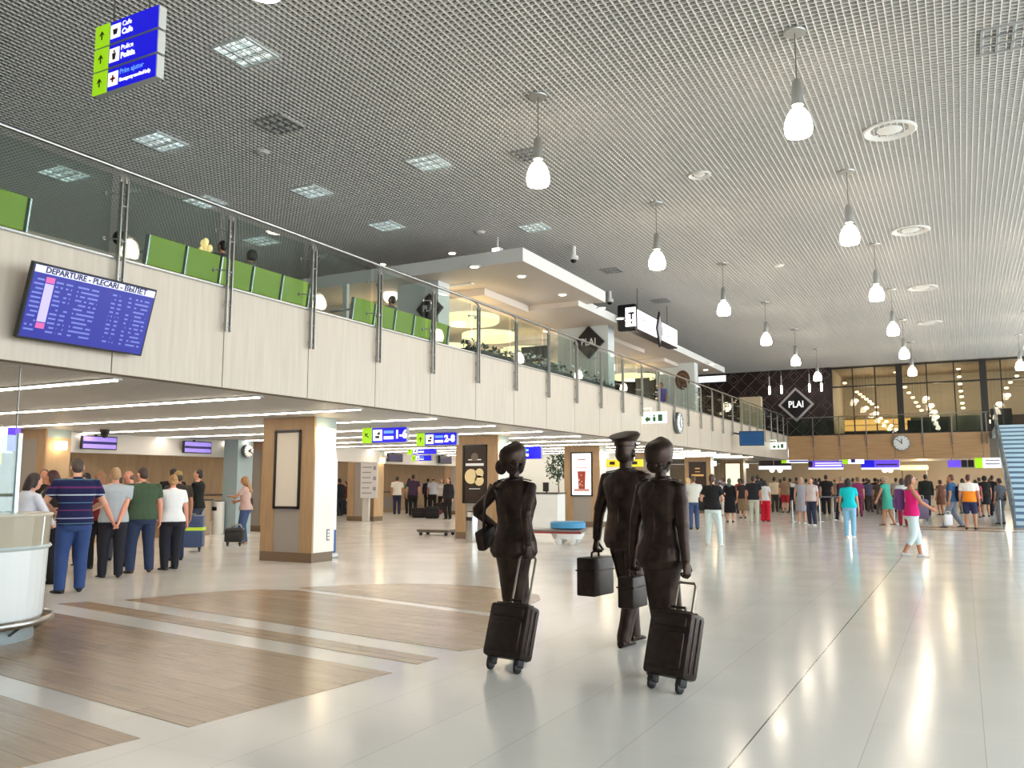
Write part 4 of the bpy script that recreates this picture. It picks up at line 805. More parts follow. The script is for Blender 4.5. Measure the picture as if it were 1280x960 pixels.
lightsign(949, 989, 575, 587, 'dark two-part sign with white lower strip at the left end of the far counters', [(0, .45, .4, 1, 'dark_panel', signdk), (.48, 1, .4, 1, 'dark_panel', signdk), (0, 1, 0, .38, 'light_strip', wl_)])
lightsign(977, 1010, 571, 579, 'white and blue lit sign with lime square above the far queue', [(0, 1, .0, 1, 'light_panel', wl_), (0, .2, .0, 1, 'lime_square', green), (.3, 1, .15, .4, 'blue_line', mat('sign_deep_blue', (60, 60, 190), .4))], 49.9)
lightsign(1011, 1054, 576, 587, 'long purple counter sign under the far clock side, left of the lime one', [(0, 1, .25, 1, 'purple_panel', purple), (.0, .12, .3, .95, 'dark_square', signdk), (.2, .95, .4, .55, 'white_line', wl_), (.2, .95, .7, .8, 'white_line', wl_), (0, 1, 0, .2, 'light_strip', wl_)])
lightsign(1053, 1080, 571, 580, 'white sign with lime square left of the clock', [(0, 1, 0, 1, 'light_panel', wl_), (0, .28, 0, 1, 'lime_square', green), (.4, .6, .2, .8, 'pictogram', mat('sign_deep_blue', (60, 60, 190), .4))], 49.9)
lightsign(1077, 1124, 575, 587, 'long blue and purple counter sign just below the far clock', [(0, 1, .22, 1, 'purple_panel', purple), (0, .35, .25, 1, 'blue_panel', blue), (.4, .95, .45, .6, 'dark_line', signdk), (0, 1, 0, .18, 'light_strip', wl_)])
lightsign(1185, 1217, 575, 585, 'purple and dark counter sign right of the warm lit kiosk', [(0, .5, .1, 1, 'purple_panel', purple), (.53, .74, .1, 1, 'dark_panel', signdk), (.78, 1, .1, 1, 'dark_panel', signdk)])
lightsign(1219, 1251, 571, 585, 'tall white sign with lime square next to the staircase', [(0, 1, 0, 1, 'light_panel', wl_), (0, .3, 0, 1, 'lime_square', green), (.4, .95, .3, .45, 'grey_line', sgrey), (.4, .95, .6, .75, 'grey_line', sgrey)], 49.9)
for k, (x, w, lb) in enumerate([(-8.6, 2.6, 'pale far counter under the dark two-part sign'), (-5.4, 2.8, 'pale far counter under the long purple sign'), (-2.4, 2.2, 'pale far counter below the far clock'), (.9, 2.4, 'pale far counter right of the warm lit kiosk')]):
    t = empty('service_counter', (x, 53.5, 0), 0, lb, 'counter', 'counters along the far end')
    mb = MB(); mb.box((-w / 2, -.35, 0), (w / 2, .35, 1.08), bevel=.02); mb.build('body', mat('counter_cream', (206, 196, 176), .4), t); mb = MB(); mb.box((-w / 2 - .05, -.42, 1.08), (w / 2 + .05, .4, 1.13), bevel=.01); mb.build('worktop', mat('counter_dark_top', (60, 58, 56), .35), t)
t = empty('warm_kiosk', (aty(1143, 590, 55).x, 55, 0), 0, 'small kiosk with warm lit straw-coloured canopy below the far balcony', 'kiosk')
mb = MB(); mb.box((-.7, -.4, 0), (.7, .4, 1.1), bevel=.03); mb.build('body', mat('kiosk_tan', (190, 164, 124), .5), t); mb = MB(); mb.box((-.75, -.45, 2.2), (.75, .45, 2.5), bevel=.08); mb.build('canopy', mat('kiosk_glow', (240, 220, 170), .5, emit=(244, 222, 170), strength=.5), t); mb = MB(); [mb.box((x, -.03, 1.1), (x + .06, .03, 2.2)) for x in (-.68, .62)]; mb.build('posts', darksteel, t)
for k, px in enumerate((965, 975, 1106, 1113)):
    p = aty(px, 588, 54); t = empty('counter_lamp', p, 0, 'small warm lamp over the far counters, %s from the left' % ORD[k], 'lamp', 'small lamps over the far counters'); mb = MB(); mb.ell((0, 0, 0), (.14, .14, .12), 14, 8); mb.build('shade', bulb, t, True); mb = MB(); mb.tube([(0, 0, .1), (0, 0, ZL - p.z)], .01, 5); mb.build('cord', black, t)
# stanchions
def stanchion(px, py, label, belt=None):
    p = atz(px, py); t = empty('queue_post', p, 0, label, 'queue post', 'steel queue posts before the far counters')
    mb = MB(); mb.lathe([(.001, 0), (.16, 0), (.16, .015), (.05, .035), (.001, .035)], n=24); mb.build('base', steel, t, True); mb = MB(); mb.tube([(0, 0, .02), (0, 0, .98)], .028, 14); mb.build('pole', steel, t, True); mb = MB(); mb.lathe([(.001, .9), (.04, .9), (.04, 1.0), (.001, 1.01)], n=16); mb.build('belt_head', black, t, True)
    if belt: mb = MB(); mb.box((.03, -.003, .92), (belt, .003, .97)); mb.build('belt', mat('belt_grey', (120, 122, 126), .6), t)
stanchion(1025, 652, 'steel queue post right of the woman in white with dark jeans', 1.4); stanchion(1042, 650, 'steel queue post left of the maroon figure', None); stanchion(991, 652, 'steel queue post left of the long grey dress'); stanchion(1118, 655, 'steel queue post right of the teal dress'); stanchion(1252, 658, 'steel queue post beside the foot of the stairs')
# ---- staircase
SX0, SX1, SY0, NS, RISE, RUN = 1.42, 4.4, 32.9, 20, (ZB) / 20, .60
t = empty('staircase', (SX0, SY0, 0), 0, 'steel staircase with pale blue treads rising at the right edge', 'staircase')
tread = mat('tread_pale_blue', (196, 220, 236), .35); riser = mat('riser_blue', (104, 126, 154), .4); strg = mat('stringer_steel', (120, 132, 146), .35, .6)
for k in range(NS):
    mb = MB(); mb.box((.06, k * RUN - .03, (k + 1) * RISE - .11), (SX1 - SX0 - .06, (k + 1) * RUN + .02, (k + 1) * RISE), bevel=.006); mb.build('tread', tread, t)
mb = MB(); [mb.box((.06, k * RUN, k * RISE - .02), (SX1 - SX0 - .06, k * RUN + .02, (k + 1) * RISE - .11)) for k in range(NS)]; mb.build('risers', riser, t)
for x in (0, SX1 - SX0 - .06):
    mb = MB(); L = NS * RUN; mb.prism([(-.25, 0), (.3, 0), (L, ZB - .32), (L, ZB + .02), (L - .3, ZB + .02)], x, x + .06, 'x'); mb.build('stringer', strg, t)
    mb = MB(); mb.tube([(x + .03, -.1, .95), (x + .03, L, ZB + .95)], .024, 10); mb.build('handrail', steel, t, True)
    mb = MB(); mb.tube([(x + .03, -.1, .55), (x + .03, L, ZB + .55)], .012, 8); mb.build('mid_rail', steel, t, True)
    for k in range(0, NS + 1, 4):
        mb = MB(); y = k * RUN - .08; z = k * RISE; mb.box((x + .005, y - .02, z - .05 if k else 0), (x + .055, y + .02, z + .97), bevel=.004); mb.build('post', strg, t)
    mb = MB(); y0, y1 = .05, L - .15; mb.prism([(y0, .2), (y1, ZB + .15), (y1, ZB + .85), (y0, .9)], x + .026, x + .034, 'x'); mb.build('glass_panel', railglass, t)
mb = MB(); mb.box((SX0, SY0 + NS * RUN, ZB - .35), (SX1, YF + .1, ZB - .01)); struct(mb.build('floor_landing', tread))
# ================================================================== people
PEND = []
def defer(root, name, mb, mats, voxel, extras=None, smooth=5, disp=0., slots=None):
    PEND.append((root, name, mb.mesh(name + '_raw', []), mats if isinstance(mats, list) else [mats], voxel, extras.mesh(name + '_x', []) if extras else None, smooth, disp))
def flush_pending():
    tmp = []; tex = bpy.data.textures.new('fold_noise', 'CLOUDS'); tex.noise_scale = .16; tex.noise_depth = 3
    for root, name, me, mats, vox, ex, sm, disp in PEND:
        o = bpy.data.objects.new('tmp', me); COL.objects.link(o); tmp.append(o)
        r = o.modifiers.new('r', 'REMESH'); r.mode = 'VOXEL'; r.voxel_size = vox; r.adaptivity = 0
        s = o.modifiers.new('s', 'SMOOTH'); s.factor = .5; s.iterations = sm
        if disp:
            d = o.modifiers.new('d', 'DISPLACE'); d.texture = tex; d.strength = disp; d.mid_level = .5; d.texture_coords = 'LOCAL'
            s = o.modifiers.new('s2', 'SMOOTH'); s.factor = .5; s.iterations = 2
    dg = bpy.context.evaluated_depsgraph_get(); dg.update()
    for o, (root, name, me, mats, vox, ex, sm, disp) in zip(tmp, PEND):
        m2 = bpy.data.meshes.new_from_object(o.evaluated_get(dg))
        m2.name = name
        if ex:
            bm = bmesh.new(); bm.from_mesh(m2); bm.from_mesh(ex); bm.to_mesh(m2); bm.free(); bpy.data.meshes.remove(ex)
        m2.materials.clear()
        for q in mats: m2.materials.append(q)
        for p in m2.polygons: p.use_smooth = True
        n = bpy.data.objects.new(name, m2); COL.objects.link(n); n.parent = root
    for o in tmp:
        me = o.data; bpy.data.objects.remove(o); bpy.data.meshes.remove(me)
    PEND.clear()
def ik(a, c, l1, l2, pole):
    d = c - a; L = max(min(d.length, .998 * (l1 + l2)), abs(l1 - l2) + .01); dn = d.normalized(); c = a + dn * L
    ca = (l1 * l1 + L * L - l2 * l2) / (2 * l1 * L); h = l1 * math.sqrt(max(0, 1 - ca * ca))
    p = V(pole); p = p - dn * p.dot(dn)
    if p.length < 1e-4: p = V((0, -1, 0)) - dn * dn.y * -1
    return a + dn * l1 * ca + p.normalized() * h, c
TM = [(.455, .070, .058, -.004), (.50, .094, .066, -.008), (.55, .099, .066, -.006), (.60, .092, .060, -.001), (.64, .089, .058, .002), (.69, .097, .061, .002), (.74, .108, .065, .002), (.785, .114, .060, -.003), (.815, .106, .050, -.006), (.838, .072, .041, -.006), (.853, .044, .036, -.004)]
TF = [(.455, .074, .062, -.004), (.50, .103, .073, -.010), (.55, .101, .070, -.008), (.60, .083, .055, -.002), (.64, .075, .050, .001), (.69, .083, .056, .004), (.735, .091, .068, .012), (.785, .096, .056, .0), (.815, .090, .046, -.005), (.838, .060, .038, -.006), (.853, .038, .033, -.004)]
def interp(T, z):
    if z <= T[0][0]: return T[0][1:]
    for a, b in zip(T, T[1:]):
        if z <= b[0]:
            t = (z - a[0]) / (b[0] - a[0]); return tuple(a[i] + (b[i] - a[i]) * t for i in (1, 2, 3))
    return T[-1][1:]
CL = {}
def cloth(rgb, rough=.85):
    k = 'cloth_%02x%02x%02x' % tuple(rgb)
    if k not in MATS: m = mat(k, rgb, rough, spec=.25)
    return MATS[k]
SKIN = {'fair': (212, 158, 132), 'tan': (186, 130, 102), 'pink': (214, 150, 128), 'brown': (150, 104, 82)}
def hand(mb, wrist, d, nrm, thumb, H, curl=.35, grip=0.):
    d = d.normalized(); n_ = (nrm - d * nrm.dot(d)).normalized(); s = d.cross(n_)
    if s.dot(thumb) < 0: s = -s
    rings = []
    for t, w, h in ((-.012, .016, .013), (.006, .019, .0125), (.025, .0235, .012), (.042, .0235, .0105), (.05, .021, .0085)):
        c = wrist + d * (t * H); rings.append([c + s * (w * H * math.cos(2 * PI * k / 10)) + n_ * (h * H * math.sin(2 * PI * k / 10)) for k in range(10)])
    mb.loft(rings, True)
    for i, L in enumerate((.042, .046, .043, .034)):
        b = wrist + d * (.047 * H) + s * ((1.5 - i) * .0112 * H); dd = d.copy(); pts = [b - d * .006 * H, b]; a = curl * (.85 + .1 * i)
        for seg in (.45, .32, .26):
            dd = (Q(s, 0) @ dd); ax = d.cross(n_); dd = (M.Rotation(a, 3, ax) @ dd) if True else dd
            b = b + dd * (L * seg * H); pts.append(b)
        mb.tube(pts, [.0056 * H, .0056 * H, .0052 * H, .0048 * H, .0036 * H], 7)
    b = wrist + d * (.012 * H) + s * (.017 * H); td = (s * .75 + d * .75 + n_ * .25).normalized(); p1 = b + td * (.022 * H); td2 = (d * .9 + s * .15 + n_ * (.3 + curl * .5)).normalized(); p2 = p1 + td2 * (.018 * H); p3 = p2 + (td2 + n_ * curl * .5).normalized() * (.014 * H)
    mb.tube([b - td * .008 * H, b, p1, p2, p3], [.0075 * H, .0078 * H, .0066 * H, .006 * H, .0042 * H], 7)
def shoe_mesh(ank, ang, H, rgb_m, root, pitch=0., sole=None):
    mb = MB(); f = V((math.sin(ang), math.cos(ang), 0)); s = V((math.cos(ang), -math.sin(ang), 0)); rings = []
    for t, w, h in ((-.042, .012, .016), (-.034, .020, .036), (-.012, .0225, .044), (.02, .0235, .036), (.055, .0265, .024), (.082, .024, .017), (.098, .014, .011)):
        c = V((ank.x, ank.y, ank.z - .04 * H)) + f * (t * H); ring = []
        for k in range(10):
            a = 2 * PI * k / 10; zz = math.sin(a); ring.append(c + s * (w * H * math.cos(a)) + V((0, 0, h * H * (.5 + .5 * zz) if zz > -.6 else 0)))
        rings.append(ring)
    mb.loft(rings, True); return mb.build('shoe', rgb_m, root, True)
def person(label, x, y, rz, H=1.72, sex='m', top=((90, 90, 90), 'short'), low=('trousers', (50, 50, 60)), hair=('short', (50, 38, 30)), shoes=(30, 30, 32), skin='fair', lh=None, rh=None, lean=0., head=(0, 0), belly=0., feet=None, sit=None, near=False, bronze=None, topmat=None, curl=(.35, .35), name='person', cat='person', poles=None, vox=None, extra_top=None, hem=None, roll=0., group=None, z=0., bulk=1.07, hsc=1.0, legn=1.):
    root = empty(name, (x, y, z), math.radians(rz), label, cat, group); W = M.Translation((x, y, z)) @ M.Rotation(math.radians(rz), 4, 'Z')
    skm = bronze or mat('skin_' + skin, SKIN[skin], .5, spec=.35)
    T = [(q[0], q[1] * bulk, q[2] * bulk, q[3]) for q in (TM if sex == 'm' else TF)]; hw = (.118 if sex == 'm' else .098) * bulk ** .45; hs = (1 if sex == 'm' else .9) * (1 + (bulk - 1) * .8); lb_ = (1 + (bulk - 1) * .9) * legn
    vb = vox or (.010 if near else .016); vc = vox or (.013 if near else .018)
    lean_r = math.radians(lean); drop = 0.
    if sit is not None: drop = .47 * H - sit
    def xf(p):
        p = V(p); t = max(0., min(1., (p.z / H - .50) / .12))
        if lean_r and t > 0: q = V((p.x, p.y, p.z - .52 * H)); q = M.Rotation(-lean_r * t, 3, 'X') @ q; p = V((q.x, q.y, q.z + .52 * H))
        p.z -= drop; return p
    def bel(z): return belly * max(0, 1 - abs(z - .63) / .12)
    def torso(mb, z0, z1, infl, T_=T, n=20, flare=0., sq=2.4, taper_top=0.):
        zs = sorted(set([z0, z1] + [q[0] for q in T_ if z0 < q[0] < z1])); rings = []
        for z in zs:
            a, b, yo = interp(T_, z); b += bel(z) * .5; yo += bel(z) * .45
            fl = flare * max(0, (.58 - z) / .1); a += fl; b += fl * .8
            if z > .8: a_ = a + infl * .6
            else: a_ = a + infl
            ring = []
            for k in range(n):
                th = 2 * PI * k / n; c, s = math.cos(th), math.sin(th)
                ring.append(xf(((abs(c) ** (2 / sq)) * (1 if c > 0 else -1) * a_ * H, (yo + (abs(s) ** (2 / sq)) * (1 if s > 0 else -1) * (b + infl)) * H, z * H)))
            rings.append(ring)
        mb.loft(rings, True)
    # joints
    J = {}
    for sd, sg in (('l', -1), ('r', 1)):
        sh = xf((sg * hw * H, -.004 * H, .806 * H)); tgt = lh if sd == 'l' else rh
        c = sh + V((sg * .035 * H, .015 * H, -.318 * H)) if tgt is None else V(tgt) * H
        if tgt is not None and sit is not None: c.z -= 0
        pole = (poles or {}).get(sd, (sg * .45, -1, -.25)); el, wr = ik(sh, c, .172 * H, .152 * H, pole); J[sd] = (sh, el, wr)
        hp = V((sg * .049 * lb_ * legn * H, -.004 * H, .515 * H - drop)); fx, fy, ta = (feet or {}).get(sd, (sg * .058, 0, sg * .15))[:3]; lift = (feet or {}).get(sd, (0, 0, 0, 0))[3] if feet and len(feet.get(sd, (0, 0, 0))) > 3 else 0
        an = V((fx * H, fy * H, (.042 + lift) * H)); kn, an2 = ik(hp, an, .245 * H, .236 * H, (sg * .08, 1, .1)); J['k' + sd] = (hp, kn, an2, ta)
    body, ex = MB(), MB()
    torso(body, .455, .853, -.006)
    for sd, sg in (('l', -1), ('r', 1)):
        sh, el, wr = J[sd]; m1 = sh.lerp(el, .5); m2 = el.lerp(wr, .35)
        body.tube([sh + (sh - el).normalized() * .01 * H, sh.lerp(el, .12), m1, el, m2, wr], [.02 * H * hs, .029 * H * hs, .026 * H * hs, .0225 * H * hs, .0225 * H * hs, .0155 * H * hs], 12)
        hp, kn, an, ta = J['k' + sd]
        body.tube([hp + V((0, 0, .02 * H)), hp.lerp(kn, .15), hp.lerp(kn, .6), kn, kn.lerp(an, .3), kn.lerp(an, .65), an], [q * H * lb_ for q in (.05, .052, .043, .033, .034, .026, .020)], 12)
        f = V((math.sin(ta), math.cos(ta), 0)); body.ell(V((an.x, an.y, an.z - .018 * H)) + f * .03 * H, (.018 * H, .018 * H, .014 * H), 8, 6)
        d = (wr - el); cu = curl[0] if sd == 'l' else curl[1]; nr = V((-sg, .15, 0)) if abs(d.normalized().x) < .75 else V((0, 0, -1))
        hb = MB(); hand(ex, wr, d, nr, V((0, 1, .35)), H, cu)
    # head
    piv = xf((0, -.004 * H, .862 * H)); HR = M.Translation(piv) @ M.Rotation(-math.radians(head[0]), 4, 'Z') @ M.Rotation(math.radians(head[1]) - lean_r * .5, 4, 'X') @ M.Rotation(math.radians(roll), 4, 'Y')
    def hp_(p): return HR @ (V(p) * (H * hsc))
    R3 = HR.to_3x3()
    nk = .031 if sex == 'm' else .0255
    body.tube([xf((0, -.006 * H, .82 * H)), piv + V((0, 0, .0)), hp_((0, .004, .04))], [nk * 1.25 * H, nk * H, nk * H], 12)
    body.ell(hp_((0, .012, .074)), V((.041, .051, .060)) * H * hsc, 16, 12, mtx=R3.to_4x4()); body.ell(hp_((0, .027, .036)), V((.029, .033, .030)) * H, 12, 8, mtx=R3.to_4x4())
    body.ell(hp_((0, .064, .064)), V((.0085, .014, .012)) * H, 8, 6, mtx=R3.to_4x4()); body.ell(hp_((0, .060, .076)), V((.006, .010, .014)) * H, 8, 6, mtx=R3.to_4x4())
    for sg in (-1, 1):
        body.ell(hp_((sg * .043, .006, .064)), V((.008, .014, .020)) * H, 8, 6, mtx=R3.to_4x4())
        ex.ell(hp_((sg * .0175, .0575, .079)), V((.0068, .004, .0042)) * H, 8, 6, mi=1, mtx=R3.to_4x4()); ex.ell(hp_((sg * .018, .060, .090)), V((.011, .004, .0022)) * H, 8, 6, mi=1, mtx=R3.to_4x4())
    ex.ell(hp_((0, .0595, .041)), V((.0135, .004, .0038)) * H, 8, 6, mi=2, mtx=R3.to_4x4()); ex.mi = 0
    hairrgb = hair[1]; eyem = bronze or mat('eye_brown', (44, 32, 28), .3); lip = bronze or mat('lips', (176, 96, 90), .5)
    defer(root, 'body', body, [skm, eyem, lip], vb, ex, 3)
    # hair
    hm = bronze or mat('hair_%02x%02x%02x' % tuple(hairrgb), hairrgb, .6); hb = MB(); st = hair[0]; E4 = R3.to_4x4()
    if st != 'bald':
        hb.ell(hp_((0, -.002, .086)), V((.0445, .055, .054)) * H, 16, 10, mtx=E4); hb.ell(hp_((0, -.018, .066)), V((.0425, .040, .050)) * H, 14, 10, mtx=E4)
    else: hb.ell(hp_((0, -.018, .06)), V((.0435, .036, .028)) * H, 14, 8, mtx=E4)
    if st in ('long', 'bob'):
        zz = -.125 if st == 'long' else -.01; rings = []
        for t in (0, .25, .5, .75, 1):
            z = .085 + (zz - .085) * t; yc = -.028 - .018 * t; w = .046 + .008 * math.sin(t * PI); dpt = .030 - .012 * t
            rings.append([hp_((w * math.cos(2 * PI * k / 14), yc + dpt * math.sin(2 * PI * k / 14), z)) for k in range(14)])
        hb.loft(rings, True)
        for sg in (-1, 1): hb.tube([hp_((sg * .041, -.002, .10)), hp_((sg * .047, -.004, .05)), hp_((sg * .045, -.012, .0 if st == 'long' else .015))], [.014 * H, .014 * H, .010 * H], 8)
    if st == 'bun': hb.ell(hp_((0, -.060, .088)), V((.026, .024, .026)) * H, 12, 8)
    if st == 'lowbun': hb.ell(hp_((0, -.056, .045)), V((.028, .022, .024)) * H, 12, 8)
    if st == 'pony': hb.tube([hp_((0, -.05, .10)), hp_((0, -.078, .085)), hp_((0, -.080, .03)), hp_((0, -.066, -.045))], [.014 * H, .020 * H, .019 * H, .007 * H], 10)
    if st == 'big': hb.ell(hp_((0, -.02, .07)), V((.062, .058, .066)) * H, 14, 10)
    if st == 'scarf':
        hb.ell(hp_((0, -.008, .075)), V((.050, .058, .066)) * H, 14, 10); hb.tube([hp_((0, -.035, .03)), hp_((0, -.045, -.03)), hp_((0, -.045, -.06))], [.042 * H, .05 * H, .03 * H], 10)
    defer(root, 'hair' if st not in ('scarf',) else 'headscarf', hb, hm, vc * .8, None, 3)
    if st == 'cap':
        cb = MB(); cb.ell(hp_((0, .0, .098)), V((.050, .060, .046)) * H, 16, 10, mtx=E4); cb.ell(hp_((0, .062, .094)), V((.040, .040, .006)) * H, 14, 6, mtx=E4); defer(root, 'cap', cb, bronze or cloth(hair[2]), vc * .7, None, 3)
    # top
    tm = topmat or bronze or cloth(top[0]); kind = top[1]
    if kind == 'dress' or kind == 'coat': hemz = hem or .30
    tb = MB()
    zl = hem if hem else {'short': .50, 'long': .49, 'tank': .50, 'jacket': .47}.get(kind, .5)
    if kind in ('dress', 'coat'):
        torso(tb, .50, .845, .011); a, b, yo = interp(T, .52); rings = []
        for t in (0, .3, .65, 1):
            z = .56 + (hemz - .56) * t; fl = (.022 if kind == 'dress' else .03) * t; rings.append([xf(((a + .012 + fl - .012 * (sex == 'f')) * H * math.cos(2 * PI * k / 20), (yo * (1 - t) + (b + .012 + fl) * math.sin(2 * PI * k / 20)) * H, z * H)) for k in range(20)])
        tb.loft(rings, True)
    else: torso(tb, zl, .843 if kind != 'tank' else .81, .012 if kind != 'jacket' else .014, flare=.012 if kind in ('short', 'long') else (.006 if sex == 'f' else .012))
    if kind != 'tank':
        frac = {'short': .62, 'long': 1., 'jacket': 1., 'dress': .35, 'coat': 1.}[kind]
        for sd in 'lr':
            sh, el, wr = J[sd]; r0, r1 = (.037 * hs, .033 * hs) if frac < 1 else (.036 * hs, .029 * hs)
            up = [xf((0.62 * hw * (-1 if sd == 'l' else 1) * H, -.004 * H, .815 * H)), sh + V((0, 0, .004 * H)), sh.lerp(el, .35), sh.lerp(el, min(frac, .98))]; rr = [.03 * H, r0 * H, r0 * 1.0 * H, (r1 + .003) * H]
            if frac >= 1: up += [el, el.lerp(wr, .5), el.lerp(wr, .97)]; rr += [r1 * H, (r1 - .002) * H, (r1 - .006) * H]
            tb.tube(up, rr, 12)
        # neck band
        tb.tube([xf((0, -.006 * H, .835 * H)), xf((0, -.006 * H, .858 * H))], [(nk + .018) * H, (nk + .0075) * H], 14)
    if extra_top: extra_top(tb, J, xf, H)
    nmz = {'short': 'shirt', 'long': 'shirt', 'tank': 'top', 'jacket': 'jacket', 'dress': 'dress', 'coat': 'coat'}[kind]
    defer(root, nmz, tb, tm, vc, None, 4, .016 if near else 0.)
    # bottom
    if low:
        bm_ = bronze or cloth(low[1], .8); lb = MB(); lk = low[0]
        if lk in ('trousers', 'shorts', 'capri', 'wide'):
            torso(lb, .455, .585, .006)
            fr = {'trousers': 1., 'shorts': .0, 'capri': .55, 'wide': 1.}[lk]
            for sd in 'lr':
                hp, kn, an, ta = J['k' + sd]; w = {'trousers': 1., 'shorts': 1.12, 'capri': 1.05, 'wide': 1.2}[lk]
                pts = [hp + V((0, 0, .015 * H)), hp.lerp(kn, .2), hp.lerp(kn, .6), hp.lerp(kn, .93)]; rr = [.054 * H, .0575 * H * w, .050 * H * w, .045 * H * w]
                if fr > 0:
                    e = kn.lerp(an, fr * .99); pts += [kn.lerp(e, .15), kn.lerp(e, .5), e]; rr += [.043 * H * w, .040 * H * w, (.035 if lk != 'wide' else .05) * H * w]
                    if fr >= 1: pts.append(e + V((0, 0, -.022 * H))); rr.append((.034 if lk != 'wide' else .05) * H * w)
                lb.tube(pts, [q * lb_ for q in rr], 12)
        else:
            hz = low[2] if len(low) > 2 else .28; a, b, yo = interp(T, .52); pin = low[3] if len(low) > 3 else 0.; rings = []
            for t in (0, .15, .35, .6, .85, 1):
                z = .60 + (hz - .60) * t; aa, bb, yy = interp(T, z) if z > .5 else (a, b, yo); k1 = (max(0, t - .25) / .75) ** .6
                fa = aa + .012 - pin * k1; fb = bb + .012 - pin * .6 * k1; yc = yy
                rings.append([V((fa * H * math.cos(2 * PI * k / 20), (yc + fb * math.sin(2 * PI * k / 20)) * H, z * H - drop)) for k in range(20)])
            lb.loft(rings, True)
        defer(root, {'trousers': 'trousers', 'shorts': 'shorts', 'capri': 'trousers', 'wide': 'trousers'}.get(lk, 'skirt'), lb, bm_, vc, None, 4, .012 if near else 0.)
    smm = bronze or cloth(shoes, .5)
    for sd in 'lr': hp, kn, an, ta = J['k' + sd]; shoe_mesh(an, ta, H, smm, root)
    J['hp'] = hp_; J['W'] = W; J['root'] = root; J['E4'] = E4; J['H'] = H; J['xf'] = xf
    return J
def bag(name, label, cat, loc, rz, w, d, h, rgb, strap=None, z=0., rough=.6, bev=.05, pocket=True, group=None):
    t = empty(name, (loc[0], loc[1], z), math.radians(rz), label, cat, group); m = cloth(rgb, rough)
    mb = MB(); mb.box((-w / 2, -d / 2, 0), (w / 2, d / 2, h), bevel=bev); mb.build('body', m, t, True)
    if pocket: mb = MB(); mb.box((-w * .36, -d / 2 - .03, h * .1), (w * .36, -d / 2 + .02, h * .55), bevel=.02); mb.build('pocket', m, t, True)
    if strap == 'handle': mb = MB(); mb.tube([(-w * .25, 0, h - .01), (-w * .22, 0, h + .09), (w * .22, 0, h + .09), (w * .25, 0, h - .01)], .01, 8); mb.build('handle', m, t, True)
    if strap == 'backpack':
        for sx in (-1, 1): mb = MB(); mb.tube([(sx * w * .28, d / 2 - .02, h * .92), (sx * w * .32, d / 2 + .12, h * 1.0), (sx * w * .36, d / 2 + .2, h * .75), (sx * w * .36, d / 2 + .1, h * .3), (sx * w * .3, d / 2 - .02, h * .12)], (.03, .008), 6, ref=(1, 0, 0)); mb.build('strap', m, t, True)
    return t
def suitcase(name, label, loc, rz, w, d, h, m, tilt=0., L=1.0, trim=None, grp=None, cat='suitcase', handle=True, rods=None):
    t = empty(name, loc, rz, label, cat, grp); T = M.Translation((0, 0, .042)) @ M.Rotation(-tilt, 4, 'X') @ M.Translation((0, 0, -.042))
    def ad(o): o.matrix_local = T; return o
    z0 = .10; y0 = -.07
    mb = MB(); mb.box((-w / 2, y0, z0), (w / 2, y0 + d, z0 + h), bevel=.035); ad(mb.build('shell', m, t, True))
    mb = MB(); mb.box((-w * .40, y0 - .016, z0 + h * .12), (w * .40, y0 + .03, z0 + h * .68), bevel=.022); ad(mb.build('front_pocket', m, t, True))
    mb = MB(); mb.box((-w * .40, y0 - .012, z0 + h * .74), (w * .40, y0 + .03, z0 + h * .92), bevel=.018); ad(mb.build('top_pocket', m, t, True))
    tr = trim or m; mb = MB()
    for yy in (y0 + d * .28, y0 + d * .62):
        q = [(-w / 2 - .003, yy, z0 + .05), (-w / 2 - .003, yy, z0 + h - .04), (-w / 2 + .04, yy, z0 + h + .003), (w / 2 - .04, yy, z0 + h + .003), (w / 2 + .003, yy, z0 + h - .04), (w / 2 + .003, yy, z0 + .05)]; mb.tube(q, .007, 6)
    ad(mb.build('zip_seam', tr, t, True))
    for sx in (-1, 1):
        mb = MB(); xx = sx * (w / 2 - .065); mb.lathe([(.001, -.018), (.032, -.018), (.042, -.012), (.042, .012), (.032, .018), (.001, .018)], (xx, .0, .042), 20, mtx=M.Rotation(PI / 2, 4, 'Y')); mb.box((xx - .026, -.035, .045), (xx + .026, .05, z0 + .03), bevel=.01); ad(mb.build('wheel', m if trim is None else black, t, True))
    if handle:
        mb = MB(); yh = y0 + d - .035; e = w * .21
        mb.tube([(-e, yh, z0 + h - .1), (-e, yh, L - .02), (-e * .8, yh, L), (e * .8, yh, L), (e, yh, L - .02), (e, yh, z0 + h - .1)], .010, 10); ad(mb.build('pull_handle', rods or tr, t, True))
    mb = MB(); mb.tube([(-.07, y0 + d * .45, z0 + h), (-.06, y0 + d * .45, z0 + h + .035), (.06, y0 + d * .45, z0 + h + .035), (.07, y0 + d * .45, z0 + h)], .010, 8); ad(mb.build('carry_handle', tr, t, True))
    return t, T
